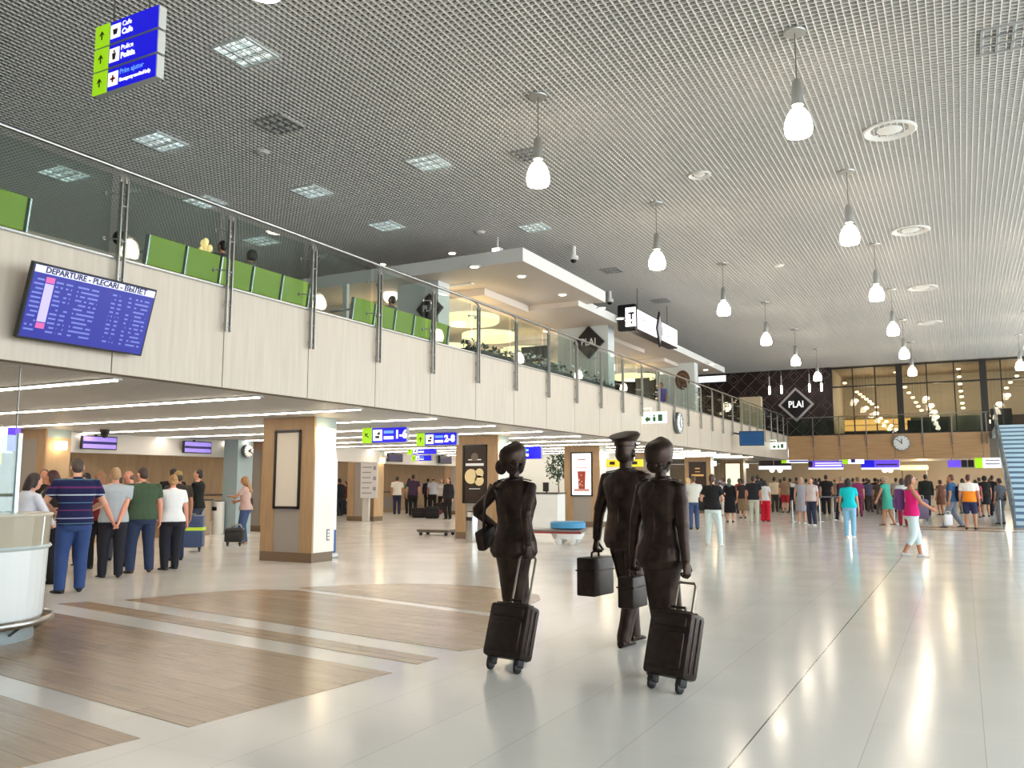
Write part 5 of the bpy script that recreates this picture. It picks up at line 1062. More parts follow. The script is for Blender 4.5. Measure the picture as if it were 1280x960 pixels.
# ================================================================== bronze group
bronze = mat('dark_bronze', (52, 39, 33), .40, .7, spec=.5); noise_tint(bronze, nscale=9, rgb=(66, 50, 42), rgb2=(38, 29, 26), bump=.25)
bronze_case = mat('bronze_case', (48, 38, 33), .42, .6); noise_tint(bronze_case, nscale=14, rgb=(58, 45, 38), rgb2=(38, 31, 28), bump=.2)
bronze_rod = mat('worn_bronze_rod', (134, 126, 116), .3, .95)
def lz(a, b): d = b - a; return math.atan2(d.y, d.x)
def lapel_back(tb, J, xf, H): pass
def stat_case(p1, p2, label, tilt, L, w, d, h, rz):
    a, b = atz(*p1), atz(*p2); c = (a + b) / 2; rz = math.radians(rz)
    t, T = suitcase('suitcase', label, (c.x, c.y, 0), rz, w, d, h, bronze_case, tilt, L, bronze, 'bronze luggage', rods=bronze_rod)
    W = M.Translation(c) @ M.Rotation(rz, 4, 'Z') @ T
    return W @ V((0, -.07 + d - .035, L)), rz
def place_hand(hp, rz, H, off):       # ground point of a figure whose hand sits at hp
    o = M.Rotation(rz, 3, 'Z') @ (V((off[0], off[1], 0)) * H); return V((hp.x - o.x, hp.y - o.y, 0)), (hp.z - .0) / H
def statue_head(J, kind):
    root, hp, E4, H = J['root'], J['hp'], J['E4'], J['H']; mb = MB()
    if kind == 'man':
        mb.tube([hp((0, -.004, .100)), hp((0, -.002, .128))], [(.0505 * H, .058 * H)] * 2, 20, ref=tuple(E4.to_3x3() @ V((1, 0, 0))))
        rings = []
        for z, rx, ry, yo, dz in ((.120, .052, .060, 0, 0), (.136, .066, .074, .0, .002), (.146, .072, .080, .0, .006), (.152, .066, .074, -.002, .008), (.156, .03, .035, -.004, .006)):
            rings.append([hp((rx * math.cos(2 * PI * k / 24), yo + ry * math.sin(2 * PI * k / 24), z + dz * math.sin(2 * PI * k / 24) * 2.0)) for k in range(24)])
        mb.loft(rings, True); mb.ell(hp((0, .066, .104)), V((.040, .036, .006)) * H, 16, 6, mtx=E4 @ M.Rotation(-.35, 4, 'X'))
        mb.build('cap', bronze, root, True)
    else:
        rings = []
        for z, rx, ry, yo in ((.060, .051, .057, -.010), (.080, .0565, .063, -.012), (.104, .0585, .065, -.012), (.124, .054, .060, -.012), (.140, .040, .045, -.011), (.148, .018, .022, -.010)):
            rings.append([hp((rx * math.cos(2 * PI * k / 24), yo + ry * math.sin(2 * PI * k / 24), z + .012 * math.sin(2 * PI * k / 24))) for k in range(24)])
        mb.loft(rings, True); mb.build('hat', bronze, root, True)
        mb = MB()
        if kind == 'braids':
            for sg in (-1, 1):
                for q in range(2):
                    R_ = .027 - .012 * q; pts = [hp((sg * .031 + R_ * math.cos(a), -.052 - .004 * q, .042 + R_ * math.sin(a))) for a in [2 * PI * i / 16 for i in range(17)]]; mb.tube(pts, .0085 * H, 8)
                mb.ell(hp((sg * .031, -.048, .042)), V((.024, .014, .024)) * H, 10, 6, mtx=E4)
        else:
            pts = [hp((.024 * math.cos(a), -.050, .040 + .018 * math.sin(a))) for a in [2 * PI * i / 16 for i in range(17)]]; mb.tube(pts, .013 * H, 8); mb.ell(hp((0, -.052, .04)), V((.024, .018, .019)) * H, 12, 8, mtx=E4)
        mb.build('hair_bun', bronze, root, True)
def jacket_trim(J, sex):
    root, xf, H = J['root'], J['xf'], J['H']; mb = MB(); T = TM if sex == 'm' else TF
    z = .49 if sex == 'm' else .47
    # centre-back seam, collar roll and a belt line
    pts = [xf((0, (interp(T, q)[2] - interp(T, q)[1] - .0125) * H, q * H)) for q in [.50 + .33 * i / 12 for i in range(13)]]; mb.tube(pts, .004, 6)
    a, b, yo = interp(T, .85); mb.tube([xf(((.047 if sex == 'm' else .040) * H * math.cos(t), (-.008 + .044 * math.sin(t)) * H, (.848 + .008 * math.sin(t)) * H)) for t in [2 * PI * i / 20 for i in range(21)]], .0085 * H, 8, cap=False)
    for sg in (-1, 1):
        sh = J['l' if sg < 0 else 'r'][0]; mb.tube([sh + V((0, 0, .036 * H)), sh.lerp(xf((sg * .05 * H, -.006 * H, .846 * H)), .8) + V((0, 0, .012 * H))], (.026, .006), 6, ref=(0, 1, 0))
    mb.build('jacket_trim', bronze, root, True)
# left woman with trolley case
Hn = 1.80
hnd, rzc = stat_case((611.5, 836.5), (648.5, 842.5), 'bronze trolley suitcase pulled by the left bronze woman', math.radians(17), .94, .40, .175, .43, -10)
rz = -9.0; gp, hz = place_hand(hnd, math.radians(rz), Hn, (.150, -.095))
JL = person('bronze statue of a woman with braided hair rolls pulling a case, on the left', gp.x, gp.y, rz, Hn, 'f', legn=.76, top=((50, 40, 35), 'jacket'), low=('skirt', (50, 40, 35), .24, .060), hair=('short', (40, 30, 25)), shoes=(40, 30, 25), bronze=bronze, name='bronze_statue', cat='statue', near=True, vox=.009, hsc=1.1, bulk=1.0,
            rh=(.150, -.095, hz + .045), lh=(-.150, .070, .595), poles={'l': (-1, -.7, 0)}, curl=(1.15, 1.15), feet={'l': (-.022, .06, .0), 'r': (.026, -.05, .0, .012)}, head=(4, 0), hem=.47)
statue_head(JL, 'braids'); jacket_trim(JL, 'f')
# right woman
hnd2, rzc2 = stat_case((811, 860), (854, 868), 'bronze trolley suitcase pulled by the right bronze woman', math.radians(17), .80, .375, .19, .47, -18)
rz2 = -15.0; gp2, hz2 = place_hand(hnd2, math.radians(rz2), Hn, (.158, -.06))
JR = person('bronze statue of a woman in a brimless hat pulling a case, on the right', gp2.x, gp2.y, rz2, Hn, 'f', legn=.76, top=((50, 40, 35), 'jacket'), low=('skirt', (50, 40, 35), .24, .060), hair=('short', (40, 30, 25)), shoes=(40, 30, 25), bronze=bronze, name='bronze_statue', cat='statue', near=True, vox=.009, hsc=1.1, bulk=1.0,
            rh=(.158, -.06, hz2 + .045), lh=(-.185, .03, .455), poles={'l': (-1, -.6, 0)}, curl=(1.1, 1.15), feet={'l': (-.022, -.05, .0, .012), 'r': (.026, .06, .0)}, head=(-6, 0), hem=.46)
statue_head(JR, 'bun'); jacket_trim(JR, 'f')
# the pilot
Hm = 1.90; mp = atz(786, 806); rzm = -17
JM = person('bronze statue of a man in a peaked pilot cap between the two women', mp.x, mp.y, rzm, Hm, 'm', ((50, 40, 35), 'jacket'), ('trousers', (50, 40, 35)), ('short', (40, 30, 25)), (40, 30, 25), bronze=bronze, name='bronze_statue', cat='statue', near=True, vox=.009, hsc=1.1, bulk=1.0,
            lh=(-.205, .005, .475), rh=(.165, .03, .49), poles={'l': (-1, -.5, 0), 'r': (1, -.5, 0)}, curl=(1.15, .5), feet={'l': (-.03, .085, -.1), 'r': (.025, -.07, -.15)}, head=(-10, 3), hem=.465)
statue_head(JM, 'man'); jacket_trim(JM, 'm')
def held_case(J, sd, label, w, d, h, rz, drop=.0):
    sh, el, wr = J[sd]; dn = (wr - el).normalized(); g = J['W'] @ (wr + dn * (.060 * J['H'])); t = empty('briefcase', (g.x, g.y, g.z - .045 - drop - h), math.radians(rz), label, 'briefcase', 'bronze luggage')
    mb = MB(); mb.box((-w / 2, -d / 2, 0), (w / 2, d / 2, h), bevel=.014); mb.build('shell', bronze_case, t, True)
    mb = MB(); q = .004; zz = h * .66; mb.tube([(-w / 2 - q, -d / 2 - q, zz), (w / 2 + q, -d / 2 - q, zz), (w / 2 + q, d / 2 + q, zz), (-w / 2 - q, d / 2 + q, zz), (-w / 2 - q, -d / 2 - q, zz)], .006, 6); mb.build('seam', bronze, t, True)
    mb = MB(); mb.tube([(0, -.07, h - .01), (0, -.065, h + .04), (0, -.03, h + .052), (0, .03, h + .052), (0, .065, h + .04), (0, .07, h - .01)], .011, 10); mb.build('handle', bronze, t, True)
    return t
held_case(JM, 'l', 'large bronze pilot case in the left hand of the pilot statue', .20, .38, .36, -8)
held_case(JR, 'l', 'smaller bronze case hanging between the pilot and the right woman', .14, .28, .25, -6)
# shoulder bag of the left woman
sh, el, wr = JL['l']; g = JL['W'] @ (wr + V((-.035, -.10, .03)))
t = empty('handbag', (g.x, g.y, g.z - .17), math.radians(rz + 8), 'bronze handbag at the left hip of the left bronze woman', 'handbag', 'bronze luggage'); t.rotation_euler.x = .3
mb = MB(); mb.box((-.045, -.15, 0), (.045, .15, .17), bevel=.03); mb.build('body', bronze_case, t, True)
mb = MB(); mb.box((-.052, -.13, .06), (.0, .13, .172), bevel=.012); mb.build('flap', bronze, t, True)
sp = t.matrix_basis.inverted(); a1 = M.Rotation(-math.radians(rz + 8), 4, 'Z') @ M.Translation(-V((g.x, g.y, g.z - .17))) @ JL['W']
st_ = [a1 @ V((-.085 * Hn, .05 * Hn, .80 * Hn)), a1 @ V((-.082 * Hn, -.01 * Hn, .848 * Hn)), a1 @ V((-.093 * Hn, -.055 * Hn, .79 * Hn)), a1 @ V((-.105 * Hn, -.072 * Hn, .68 * Hn)), V((.03, -.10, .18)), V((.0, -.13, .1))]
mb = MB(); mb.tube(st_, (.014, .004), 8); mb.build('strap', bronze, t, True)
# ================================================================== travellers
def az(px): return 27.85 + math.degrees(math.atan((640 - px) / 1067.))
def who(label, px, py, off=0, H=1.72, sex='m', **k):
    p = atz(px, py); return person(label, p.x, p.y, az(px) + off, H, sex, **k)
def whoY(label, px, D, off=0, H=1.72, sex='m', **k):
    d = ray(px, 603); d.z = 0; d = d.normalized() * D; return person(label, d.x, d.y, az(px) + off, H, sex, **k)
navy = (34, 40, 62); jeans = (48, 66, 110); dkjeans = (40, 50, 76); blk = (28, 27, 29)
# striped polo
sm = mat('striped_polo', (30, 34, 74), .85, spec=.25); n, l, b = nodes(sm); tc = n.new('ShaderNodeTexCoord'); sx = n.new('ShaderNodeSeparateXYZ'); l.new(tc.outputs['Object'], sx.inputs[0])
mr = n.new('ShaderNodeMapRange'); mr.inputs['From Min'].default_value = .9; mr.inputs['From Max'].default_value = 1.6; l.new(sx.outputs['Z'], mr.inputs['Value'])
cr = n.new('ShaderNodeValToRGB'); cr.color_ramp.interpolation = 'CONSTANT'; N0 = lin((32, 34, 72))
stops = [(0, N0), (.05, lin((70, 110, 130))), (.07, N0), (.15, lin((150, 160, 190))), (.17, N0), (.30, lin((92, 44, 92))), (.325, N0), (.45, lin((80, 120, 150))), (.465, N0), (.60, lin((190, 200, 214))), (.625, N0), (.74, lin((104, 44, 100))), (.775, N0), (.90, lin((70, 110, 130))), (.92, N0)]
el_ = cr.color_ramp.elements; el_[0].position, el_[0].color = stops[0][0], stops[0][1]; el_[1].position, el_[1].color = stops[1][0], stops[1][1]
for p_, c_ in stops[2:]: e = el_.new(p_); e.color = c_
l.new(mr.outputs[0], cr.inputs[0]); l.new(cr.outputs[0], b.inputs['Base Color'])
JS = who('man in navy striped polo and blue jeans beside the white counter', 88, 741, 6, 1.84, 'm', top=(navy, 'short'), topmat=sm, low=('trousers', (52, 74, 124)), hair=('short', (74, 60, 52)), skin='fair', near=True, bulk=1.15, lh=(-.13, .16, .60), rh=(.12, .17, .60), poles={'l': (-1, -.6, -.4), 'r': (1, -.6, -.4)}, head=(0, -14), feet={'l': (-.075, .0, -.5), 'r': (.06, .03, .1)}, belly=.02)
who('man in light grey polo with hands clasped behind his back', 138, 722, 8, 1.74, 'm', top=((164, 172, 178), 'short'), low=('trousers', (36, 36, 44)), hair=('short', (164, 132, 96)), skin='pink', near=True, bulk=1.15, lh=(-.012, -.135, .475), rh=(.018, -.13, .47), poles={'l': (-1, -.4, -.1), 'r': (1, -.4, -.1)}, belly=.035, feet={'l': (-.07, .03, -.3), 'r': (.06, -.02, .2)}, head=(0, -6))
who('stout man in dark green t-shirt and dark blue jeans', 174, 716, 10, 1.76, 'm', top=((66, 84, 64), 'short'), low=('trousers', (44, 56, 84)), hair=('short', (64, 46, 38)), skin='pink', near=True, bulk=1.24, belly=.04, head=(-28, -6), feet={'l': (-.085, .0, -.4), 'r': (.085, .0, .2)}, rh=(.175, .06, .49), lean=5, shoes=(60, 44, 38))
who('blonde woman in white t-shirt and black trousers with her hair tied up', 212, 712, 14, 1.64, 'f', top=((228, 230, 232), 'short'), low=('trousers', (34, 34, 42)), hair=('bun', (176, 138, 92)), skin='pink', near=True, bulk=1.16, belly=.02, rh=(.175, .05, .46), lh=(-.12, .15, .55), head=(5, -8), feet={'l': (-.06, -.02, -.4), 'r': (.06, .04, -.3)}, shoes=(40, 38, 38))
who('man in black t-shirt with folded arms and dark jeans, facing left', 244, 684, 70, 1.80, 'm', top=((30, 32, 32), 'short'), low=('trousers', (52, 60, 78)), hair=('short', (48, 38, 34)), skin='fair', near=True, lh=(.07, .12, .63), rh=(-.07, .135, .61), poles={'l': (-1, -.2, -.6), 'r': (1, -.2, -.6)}, head=(-6, 4), shoes=(200, 200, 200))
suitcase('suitcase', 'blue suitcase with a neon yellow strap behind the woman in white', (*atz(238, 690)[:2], 0), math.radians(35), .5, .28, .68, mat('case_blue', (58, 78, 116), .5), 0, .78, mat('case_trim_grey', (150, 155, 160), .4), rods=alu)
p = atz(232, 686); t = [o for o in COL.objects if o.get('label', '').startswith('blue suitcase with')][0]
mb = MB(); mb.box((-.258, -.094, .46), (.258, .222, .53), bevel=.01); mb.build('strap', mat('neon_strap', (190, 226, 60), .6), t)
who('woman with long blond hair in a pink blouse looking at her phone', 305, 680, 75, 1.66, 'f', top=((196, 168, 160), 'short'), low=('trousers', (64, 84, 120)), hair=('long', (164, 124, 84)), skin='tan', near=True, lh=(-.04, .20, .70), rh=(.06, .15, .62), poles={'l': (-1, -.3, -.5), 'r': (1, -.3, -.5)}, head=(6, -18), shoes=(190, 150, 120))
pb = whoP = atz(313, 655)
bag('waist_bag', 'dark bag worn at the hip of the woman looking at her phone', 'bag', (atz(309, 678).x + .14, atz(309, 678).y - .2), 60, .30, .13, .24, (58, 44, 46), None, .88)
suitcase('cabin_bag', 'black cabin bag with patterned top standing beside the woman with the phone', (*atz(292, 683)[:2], 0), math.radians(30), .42, .24, .32, mat('case_black', (34, 33, 35), .5), 0, .5, handle=False, cat='bag')
t = [o for o in COL.objects if o.get('label', '').startswith('black cabin bag with')][0]; mb = MB(); mb.tube([(-.14, .14, .42), (-.1, .14, .50), (.1, .14, .50), (.14, .14, .42)], .022, 8); mb.build('patterned_handle', mat('bw_pattern', (150, 148, 146), .6), t, True)
# the queue behind them
who('man in a tan cap standing behind the blonde woman in white', 236, 684, 20, 1.74, 'm', top=((62, 54, 50), 'short'), low=('trousers', dkjeans), hair=('cap', (60, 50, 40), (168, 140, 92)), skin='tan', head=(0, -6)) if False else whoY('man in a tan cap standing behind the blonde woman in white', 223, 17.9, 20, 1.72, 'm', top=((62, 54, 50), 'short'), low=('trousers', dkjeans), hair=('cap', (60, 50, 40), (168, 140, 92)), skin='tan', head=(0, -6))
whoY('dark haired man in black behind the man in the tan cap', 216, 20.8, 10, 1.82, 'm', top=((34, 30, 32), 'short'), low=('trousers', blk), hair=('short', (40, 30, 28)), skin='tan')
whoY('bald man in dark red shirt turned left between the grey and green shirts', 163, 17.0, 70, 1.72, 'm', top=((96, 34, 38), 'short'), low=('trousers', (44, 42, 50)), hair=('bald', (120, 90, 80)), skin='pink', head=(0, -8))
whoY('person with auburn hair in a maroon top behind the man in light grey polo', 125, 16.8, 20, 1.70, 'f', top=((116, 40, 44), 'long'), low=('trousers', blk), hair=('bob', (140, 96, 66)), skin='fair')
whoY('traveller in a pale pink top partly hidden between the grey and red shirts', 148, 18.4, 10, 1.64, 'f', top=((226, 190, 180), 'short'), low=('trousers', (70, 70, 80)), hair=('short', (60, 46, 40)), skin='pink')
JB = whoY('woman in a cream shirt with a dark backpack strap leaning to the counter', 76, 14.6, 60, 1.70, 'f', top=((206, 190, 168), 'long'), low=('trousers', blk), hair=('bob', (70, 34, 34)), skin='tan', lean=12, rh=(-.02, .26, .60), lh=(-.06, .24, .62), poles={'l': (-1, -.3, -.5), 'r': (1, -.3, -.5)}, near=True)
whoY('woman in a white blouse with a dark blue strap bending over the counter', 22, 12.6, -60, 1.66, 'f', top=((206, 208, 220), 'long'), low=('trousers', (50, 52, 70)), hair=('bob', (46, 32, 30)), skin='fair', lean=20, lh=(-.05, .26, .58), rh=(.08, .25, .58), poles={'l': (-1, -.3, -.5), 'r': (1, -.3, -.5)}, near=True)
whoY('man in black t-shirt facing the camera under the cube lamp', 55, 16.5, 175, 1.72, 'm', top=((34, 28, 28), 'short'), low=('trousers', blk), hair=('short', (38, 28, 24)), skin='tan')
whoY('dark haired traveller with backpack in the middle of the check-in queue', 108, 17.5, 15, 1.68, 'm', top=((70, 60, 60), 'short'), low=('trousers', navy), hair=('short', (44, 30, 28)), skin='tan')
d_ = ray(76, 603); d_.z = 0; d_ = d_.normalized() * 14.6
bag('backpack', 'dark grey-brown backpack on the woman leaning to the counter', 'backpack', (d_.x + .22, d_.y - .12), az(82) + 150, .32, .16, .42, (64, 56, 52), 'backpack', 1.02)
# mid-left queue under the balcony
who('man in white t-shirt and dark jeans at the end of the far left queue', 496, 643, 0, 1.80, 'm', top=((236, 230, 220), 'short'), low=('trousers', (50, 52, 74)), hair=('short', (40, 32, 28)), skin='tan', rh=(.12, .13, .55))
who('woman in a green top with dark trousers beside the man in white', 511, 642, 20, 1.70, 'f', top=((36, 122, 84), 'short'), low=('trousers', (36, 44, 46)), hair=('long', (44, 34, 32)), skin='tan')
who('tall man in dark purple shirt in the far left queue', 516, 645, 0, 1.86, 'm', top=((62, 44, 66), 'short'), low=('trousers', blk), hair=('short', (40, 30, 30)), skin='tan')
who('person in a navy jacket bending over black luggage', 534, 637, -10, 1.74, 'm', top=((56, 52, 78), 'long'), low=('trousers', blk), hair=('short', (46, 38, 38)), skin='fair', lean=14)
who('bald man in pale grey shirt with a shoulder bag in the far left queue', 541, 640, 10, 1.78, 'm', top=((186, 190, 200), 'short'), low=('trousers', (44, 42, 44)), hair=('bald', (70, 60, 50)), skin='tan')
who('woman in a white blouse facing the camera in the far left queue', 552, 641, 165, 1.68, 'f', top=((206, 202, 200), 'long'), low=('trousers', blk), hair=('bob', (44, 32, 30)), skin='fair')
who('woman in black with long dark hair next to the menu pillar', 560, 649, 150, 1.70, 'f', top=((40, 38, 44), 'long'), low=('trousers', blk), hair=('long', (50, 38, 36)), skin='fair')
whoY('person in black leaning on a trolley right of the roll-up banner', 426, 39.5, 40, 1.68, 'm', top=((32, 32, 38), 'long'), low=('trousers', (40, 42, 46)), hair=('short', (36, 28, 28)), skin='tan', lean=8)
whoY('child in a dark red top beyond the trolley', 432, 41, 120, 1.55, 'f', top=((110, 60, 50), 'long'), low=('trousers', (60, 60, 70)), hair=('bob', (70, 48, 40)), skin='fair')
who('person in black behind the white information board', 447, 641, -20, 1.74, 'm', top=((30, 30, 34), 'long'), low=('trousers', blk), hair=('short', (36, 28, 28)), skin='tan')
suitcase('suitcase', 'black upright suitcase left of the information board', (*atz(440, 643)[:2], 0), math.radians(30), .5, .3, .75, mat('case_black', (34, 33, 35), .5), 0, 1.05, rods=alu)
for k, (px, py, w, h, c, lb) in enumerate([(524, 647, .6, .42, (34, 32, 34), 'black heaped luggage bag in front of the navy jacket'), (540, 648, .6, .5, (30, 28, 30), 'large black bag below the pale grey shirt'), (548, 641, .5, .5, (46, 38, 40), 'dark bag at the feet of the woman in white blouse'), (545, 643, .55, .22, (120, 56, 60), 'flat dark red bag on the floor of the far left queue')]):
    p = atz(px, py); bag('travel_bag', lb, 'bag', (p.x, p.y), 20 + 10 * k, w, .4, h, c, 'handle', bev=.09)
# right-hand crowd
who('woman in black top and white jeans carrying a black bag', 892, 682, -10, 1.70, 'f', top=((34, 34, 36), 'short'), low=('trousers', (214, 228, 228)), hair=('pony', (66, 46, 36)), skin='fair', shoes=(220, 222, 220), near=True, rh=(.10, .13, .62), lh=(-.13, .08, .55), feet={'l': (-.085, .03, -.3), 'r': (.10, -.02, .2)})
p = atz(885, 681); bag('shoulder_bag', 'black shoulder bag behind the woman in white jeans', 'bag', (p.x + .02, p.y - .16), az(885), .36, .14, .34, (44, 46, 50), 'handle', .82)
who('person in white shirt and blue jeans beside the right bronze woman', 868, 662, 10, 1.72, 'm', top=((214, 214, 206), 'short'), low=('trousers', (66, 84, 124)), hair=('short', (96, 72, 56)), skin='tan')
who('blond woman in pale top behind the bronze heads', 861, 650, 30, 1.70, 'f', top=((210, 214, 206), 'short'), low=('trousers', (80, 86, 100)), hair=('bob', (190, 164, 120)), skin='fair')
who('person in a long black dress and green headscarf', 913, 653, -5, 1.66, 'f', top=((30, 28, 34), 'coat'), low=None, hem=.22, hair=('scarf', (96, 104, 88)), skin='fair', lh=(-.12, .10, .58))
who('person in lilac cap with a white pram left of the black dress', 901, 645, 10, 1.58, 'f', top=((200, 196, 204), 'short'), low=('trousers', (200, 196, 190)), hair=('cap', (60, 50, 50), (146, 140, 190)), skin='fair')
who('man in black t-shirt and pale trousers beside the red trousers', 943, 655, -5, 1.74, 'm', top=((36, 36, 42), 'short'), low=('trousers', (186, 184, 172)), hair=('short', (44, 36, 32)), skin='tan', shoes=(190, 190, 186))
who('tall man with dark curly hair in the far queue behind the black t-shirt', 948, 642, 15, 1.88, 'm', top=((56, 58, 64), 'short'), low=('trousers', (120, 110, 100)), hair=('big', (52, 44, 36)), skin='tan')
who('woman in black holding a child left of the black t-shirt', 929, 648, 10, 1.64, 'f', top=((50, 44, 46), 'short'), low=('skirt', (128, 108, 84), .2), hair=('bun', (60, 44, 38)), skin='fair')
who('woman in white top and bright red trousers', 957, 652, -15, 1.60, 'f', top=((220, 218, 222), 'short'), low=('wide', (206, 30, 54)), hair=('bob', (36, 30, 32)), skin='fair')
who('man in cream t-shirt and dark trousers in the far queue', 969, 640, 5, 1.78, 'm', top=((222, 204, 176), 'short'), low=('trousers', (64, 62, 60)), hair=('short', (44, 34, 30)), skin='tan')
who('person in brown top and red shorts in the far queue', 982, 641, -8, 1.76, 'm', top=((140, 112, 90), 'short'), low=('shorts', (170, 40, 52)), hair=('short', (44, 34, 30)), skin='fair')
who('person in white t-shirt between the brown top and the grey dress', 989, 640, 0, 1.72, 'm', top=((222, 220, 216), 'short'), low=('trousers', (44, 42, 46)), hair=('short', (50, 40, 36)), skin='tan')
who('woman with long fair hair in a long grey dress', 1003, 655, -5, 1.70, 'f', top=((160, 160, 172), 'dress'), low=None, hem=.27, hair=('long', (172, 142, 122)), skin='fair', shoes=(226, 226, 226), near=True)
p = atz(995, 652); bag('backpack', 'black backpack left of the long grey dress', 'backpack', (p.x, p.y - .1), az(995) + 180, .36, .2, .5, (30, 30, 32), 'backpack', .82)
who('woman in pale t-shirt and dark jeans with white trainers', 1016, 657, 150, 1.68, 'f', top=((210, 196, 196), 'short'), low=('trousers', (46, 52, 72)), hair=('bob', (70, 50, 42)), skin='fair', shoes=(236, 236, 236))
who('person in dark clothes with dark hair behind the pale t-shirt', 1021, 641, 10, 1.70, 'f', top=((60, 52, 70), 'short'), low=('trousers', navy), hair=('bob', (40, 30, 32)), skin='fair')
who('person in white and navy behind the queue post', 1026, 640, -20, 1.74, 'm', top=((196, 186, 190), 'short'), low=('trousers', navy), hair=('short', (36, 28, 28)), skin='tan')
who('tall man all in black in the far queue', 1034, 643, 5, 1.86, 'm', top=((32, 30, 34), 'short'), low=('trousers', (34, 36, 46)), hair=('short', (34, 28, 28)), skin='tan')
who('person in dark maroon jacket walking left of the cyan top', 1053, 650, 60, 1.74, 'm', top=((66, 34, 50), 'long'), low=('trousers', (38, 38, 56)), hair=('short', (150, 130, 120)), skin='fair', feet={'l': (-.05, .10, 0), 'r': (.05, -.10, 0, .02)})
who('woman in a bright cyan top and pale blue trousers', 1063, 672, -5, 1.62, 'f', top=((20, 196, 206), 'short'), low=('trousers', (140, 190, 220)), hair=('bob', (46, 36, 40)), skin='fair', shoes=(230, 232, 232), near=True, belly=.03, rh=(.14, .1, .5), lh=(-.16, .06, .48), feet={'l': (-.05, 0, -.2), 'r': (.05, .02, .2)})
who('person in a magenta top right behind the cyan top', 1074, 646, 10, 1.74, 'f', top=((132, 52, 96), 'short'), low=('trousers', (128, 52, 84)), hair=('short', (120, 90, 76)), skin='pink')
for k, (px, py, H_, sx_, c1, c2, hr, lb) in enumerate([(1081, 638, 1.72, 'm', (52, 48, 58), (46, 44, 52), ('short', (44, 36, 34)), 'dark dressed man right of the magenta top in the far queue'), (1088, 640, 1.66, 'm', (92, 92, 122), (84, 70, 66), ('short', (60, 46, 40)), 'person with a grey-blue backpack left of the teal dress'), (1096, 637, 1.76, 'f', (36, 32, 36), (40, 38, 44), ('big', (40, 32, 32)), 'woman with big dark hair left of the teal dress'), (1100, 643, 1.66, 'm', (84, 70, 64), (96, 92, 88), ('short', (80, 60, 50)), 'person in a brown top just left of the teal dress')]):
    who(lb, px, py, random.uniform(-25, 25), H_, sx_, top=(c1, 'short'), low=('trousers', c2), hair=hr, skin='tan')
who('woman in a teal and green dress walking to the left', 1111, 657, 60, 1.72, 'f', top=((72, 168, 150), 'dress'), low=None, hem=.33, hair=('bun', (170, 150, 130)), skin='tan', lean=8, near=True, lh=(-.2, .12, .50), feet={'l': (-.05, .08, 0), 'r': (.05, -.10, 0, .01)}, shoes=(150, 110, 90))
who('person in a white shirt and crimson trousers with a bag strap', 1130, 657, 0, 1.66, 'f', top=((214, 218, 216), 'short'), low=('trousers', (150, 40, 70)), hair=('bob', (58, 42, 42)), skin='fair')
who('woman in a pink top with a backpack and long white trousers walking right', 1143, 697, -78, 1.66, 'f', top=((222, 36, 120), 'tank'), low=('capri', (206, 222, 226)), hair=('bob', (84, 58, 44)), skin='tan', near=True, lh=(-.08, .22, .60), rh=(.10, .20, .59), poles={'l': (-1, -.6, -.4), 'r': (1, -.6, -.4)}, feet={'l': (-.05, .08, 0), 'r': (.05, -.12, 0, .02)}, shoes=(196, 196, 192), head=(-6, 2))
p = atz(1141, 696); bag('backpack', 'purple and pink backpack on the woman in the pink top', 'backpack', (p.x - .20, p.y + .02), az(1143) - 78, .30, .17, .44, (112, 70, 130), 'backpack', .93)
t = empty('sunglasses', JS['W'].translation, 0, 'white rimmed sunglasses on the face of the woman in the pink top', 'sunglasses')
p = atz(1143, 697); fr2 = math.radians(az(1143) - 78 - (-6)); t.location = (p.x - math.sin(fr2) * .105, p.y + math.cos(fr2) * .105, 1.566); t.rotation_euler = (0, 0, fr2)
mb = MB(); [mb.ell((sx_ * .034, .012, 0), (.028, .008, .022), 12, 8) for sx_ in (-1, 1)]; mb.build('lens', black, t, True); mb = MB(); mb.tube([(-.07, -.08, .01), (-.068, .0, .012), (0, .016, .014), (.068, .0, .012), (.07, -.08, .01)], .005, 6); mb.build('frame', whitegloss, t, True)
who('man in dark green jacket with a purple suitcase behind the pink top', 1159, 645, 10, 1.86, 'm', top=((44, 46, 42), 'long'), low=('trousers', (60, 56, 66)), hair=('short', (40, 34, 32)), skin='tan')
suitcase('suitcase', 'purple-grey upright suitcase left of the dark green jacket', (*atz(1153, 652)[:2], 0), math.radians(10), .48, .28, .74, mat('case_purple', (112, 98, 128), .5), 0, 1.0, rods=alu)
who('person in a brown sleeveless dress right of the beige pillar wall', 1177, 644, 40, 1.62, 'f', top=((120, 82, 66), 'dress'), low=None, hem=.3, hair=('lowbun', (50, 36, 34)), skin='tan')
who('fair haired person in beige next to the brown dress', 1188, 640, -20, 1.70, 'f', top=((196, 160, 136), 'short'), low=('trousers', (150, 116, 96)), hair=('bob', (150, 116, 92)), skin='fair')
who('man in a blue shirt walking left with a navy backpack', 1192, 661, 75, 1.76, 'm', top=((50, 92, 136), 'short'), low=('trousers', (128, 136, 152)), hair=('short', (96, 66, 50)), skin='tan', near=True, feet={'l': (-.05, .14, 0), 'r': (.05, -.14, 0, .03)}, shoes=(40, 42, 46))
p = atz(1199, 661); bag('backpack', 'navy backpack between the blue shirt and the orange shirt', 'backpack', (p.x + .02, p.y - .02), az(1199) + 75, .34, .2, .5, (30, 40, 72), 'backpack', .88)
p = atz(1186, 662); bag('carrier_bag', 'white carrier bag hanging before the man in the blue shirt', 'bag', (p.x, p.y), az(1186) + 20, .26, .14, .36, (226, 226, 230), 'handle', .12, pocket=False)
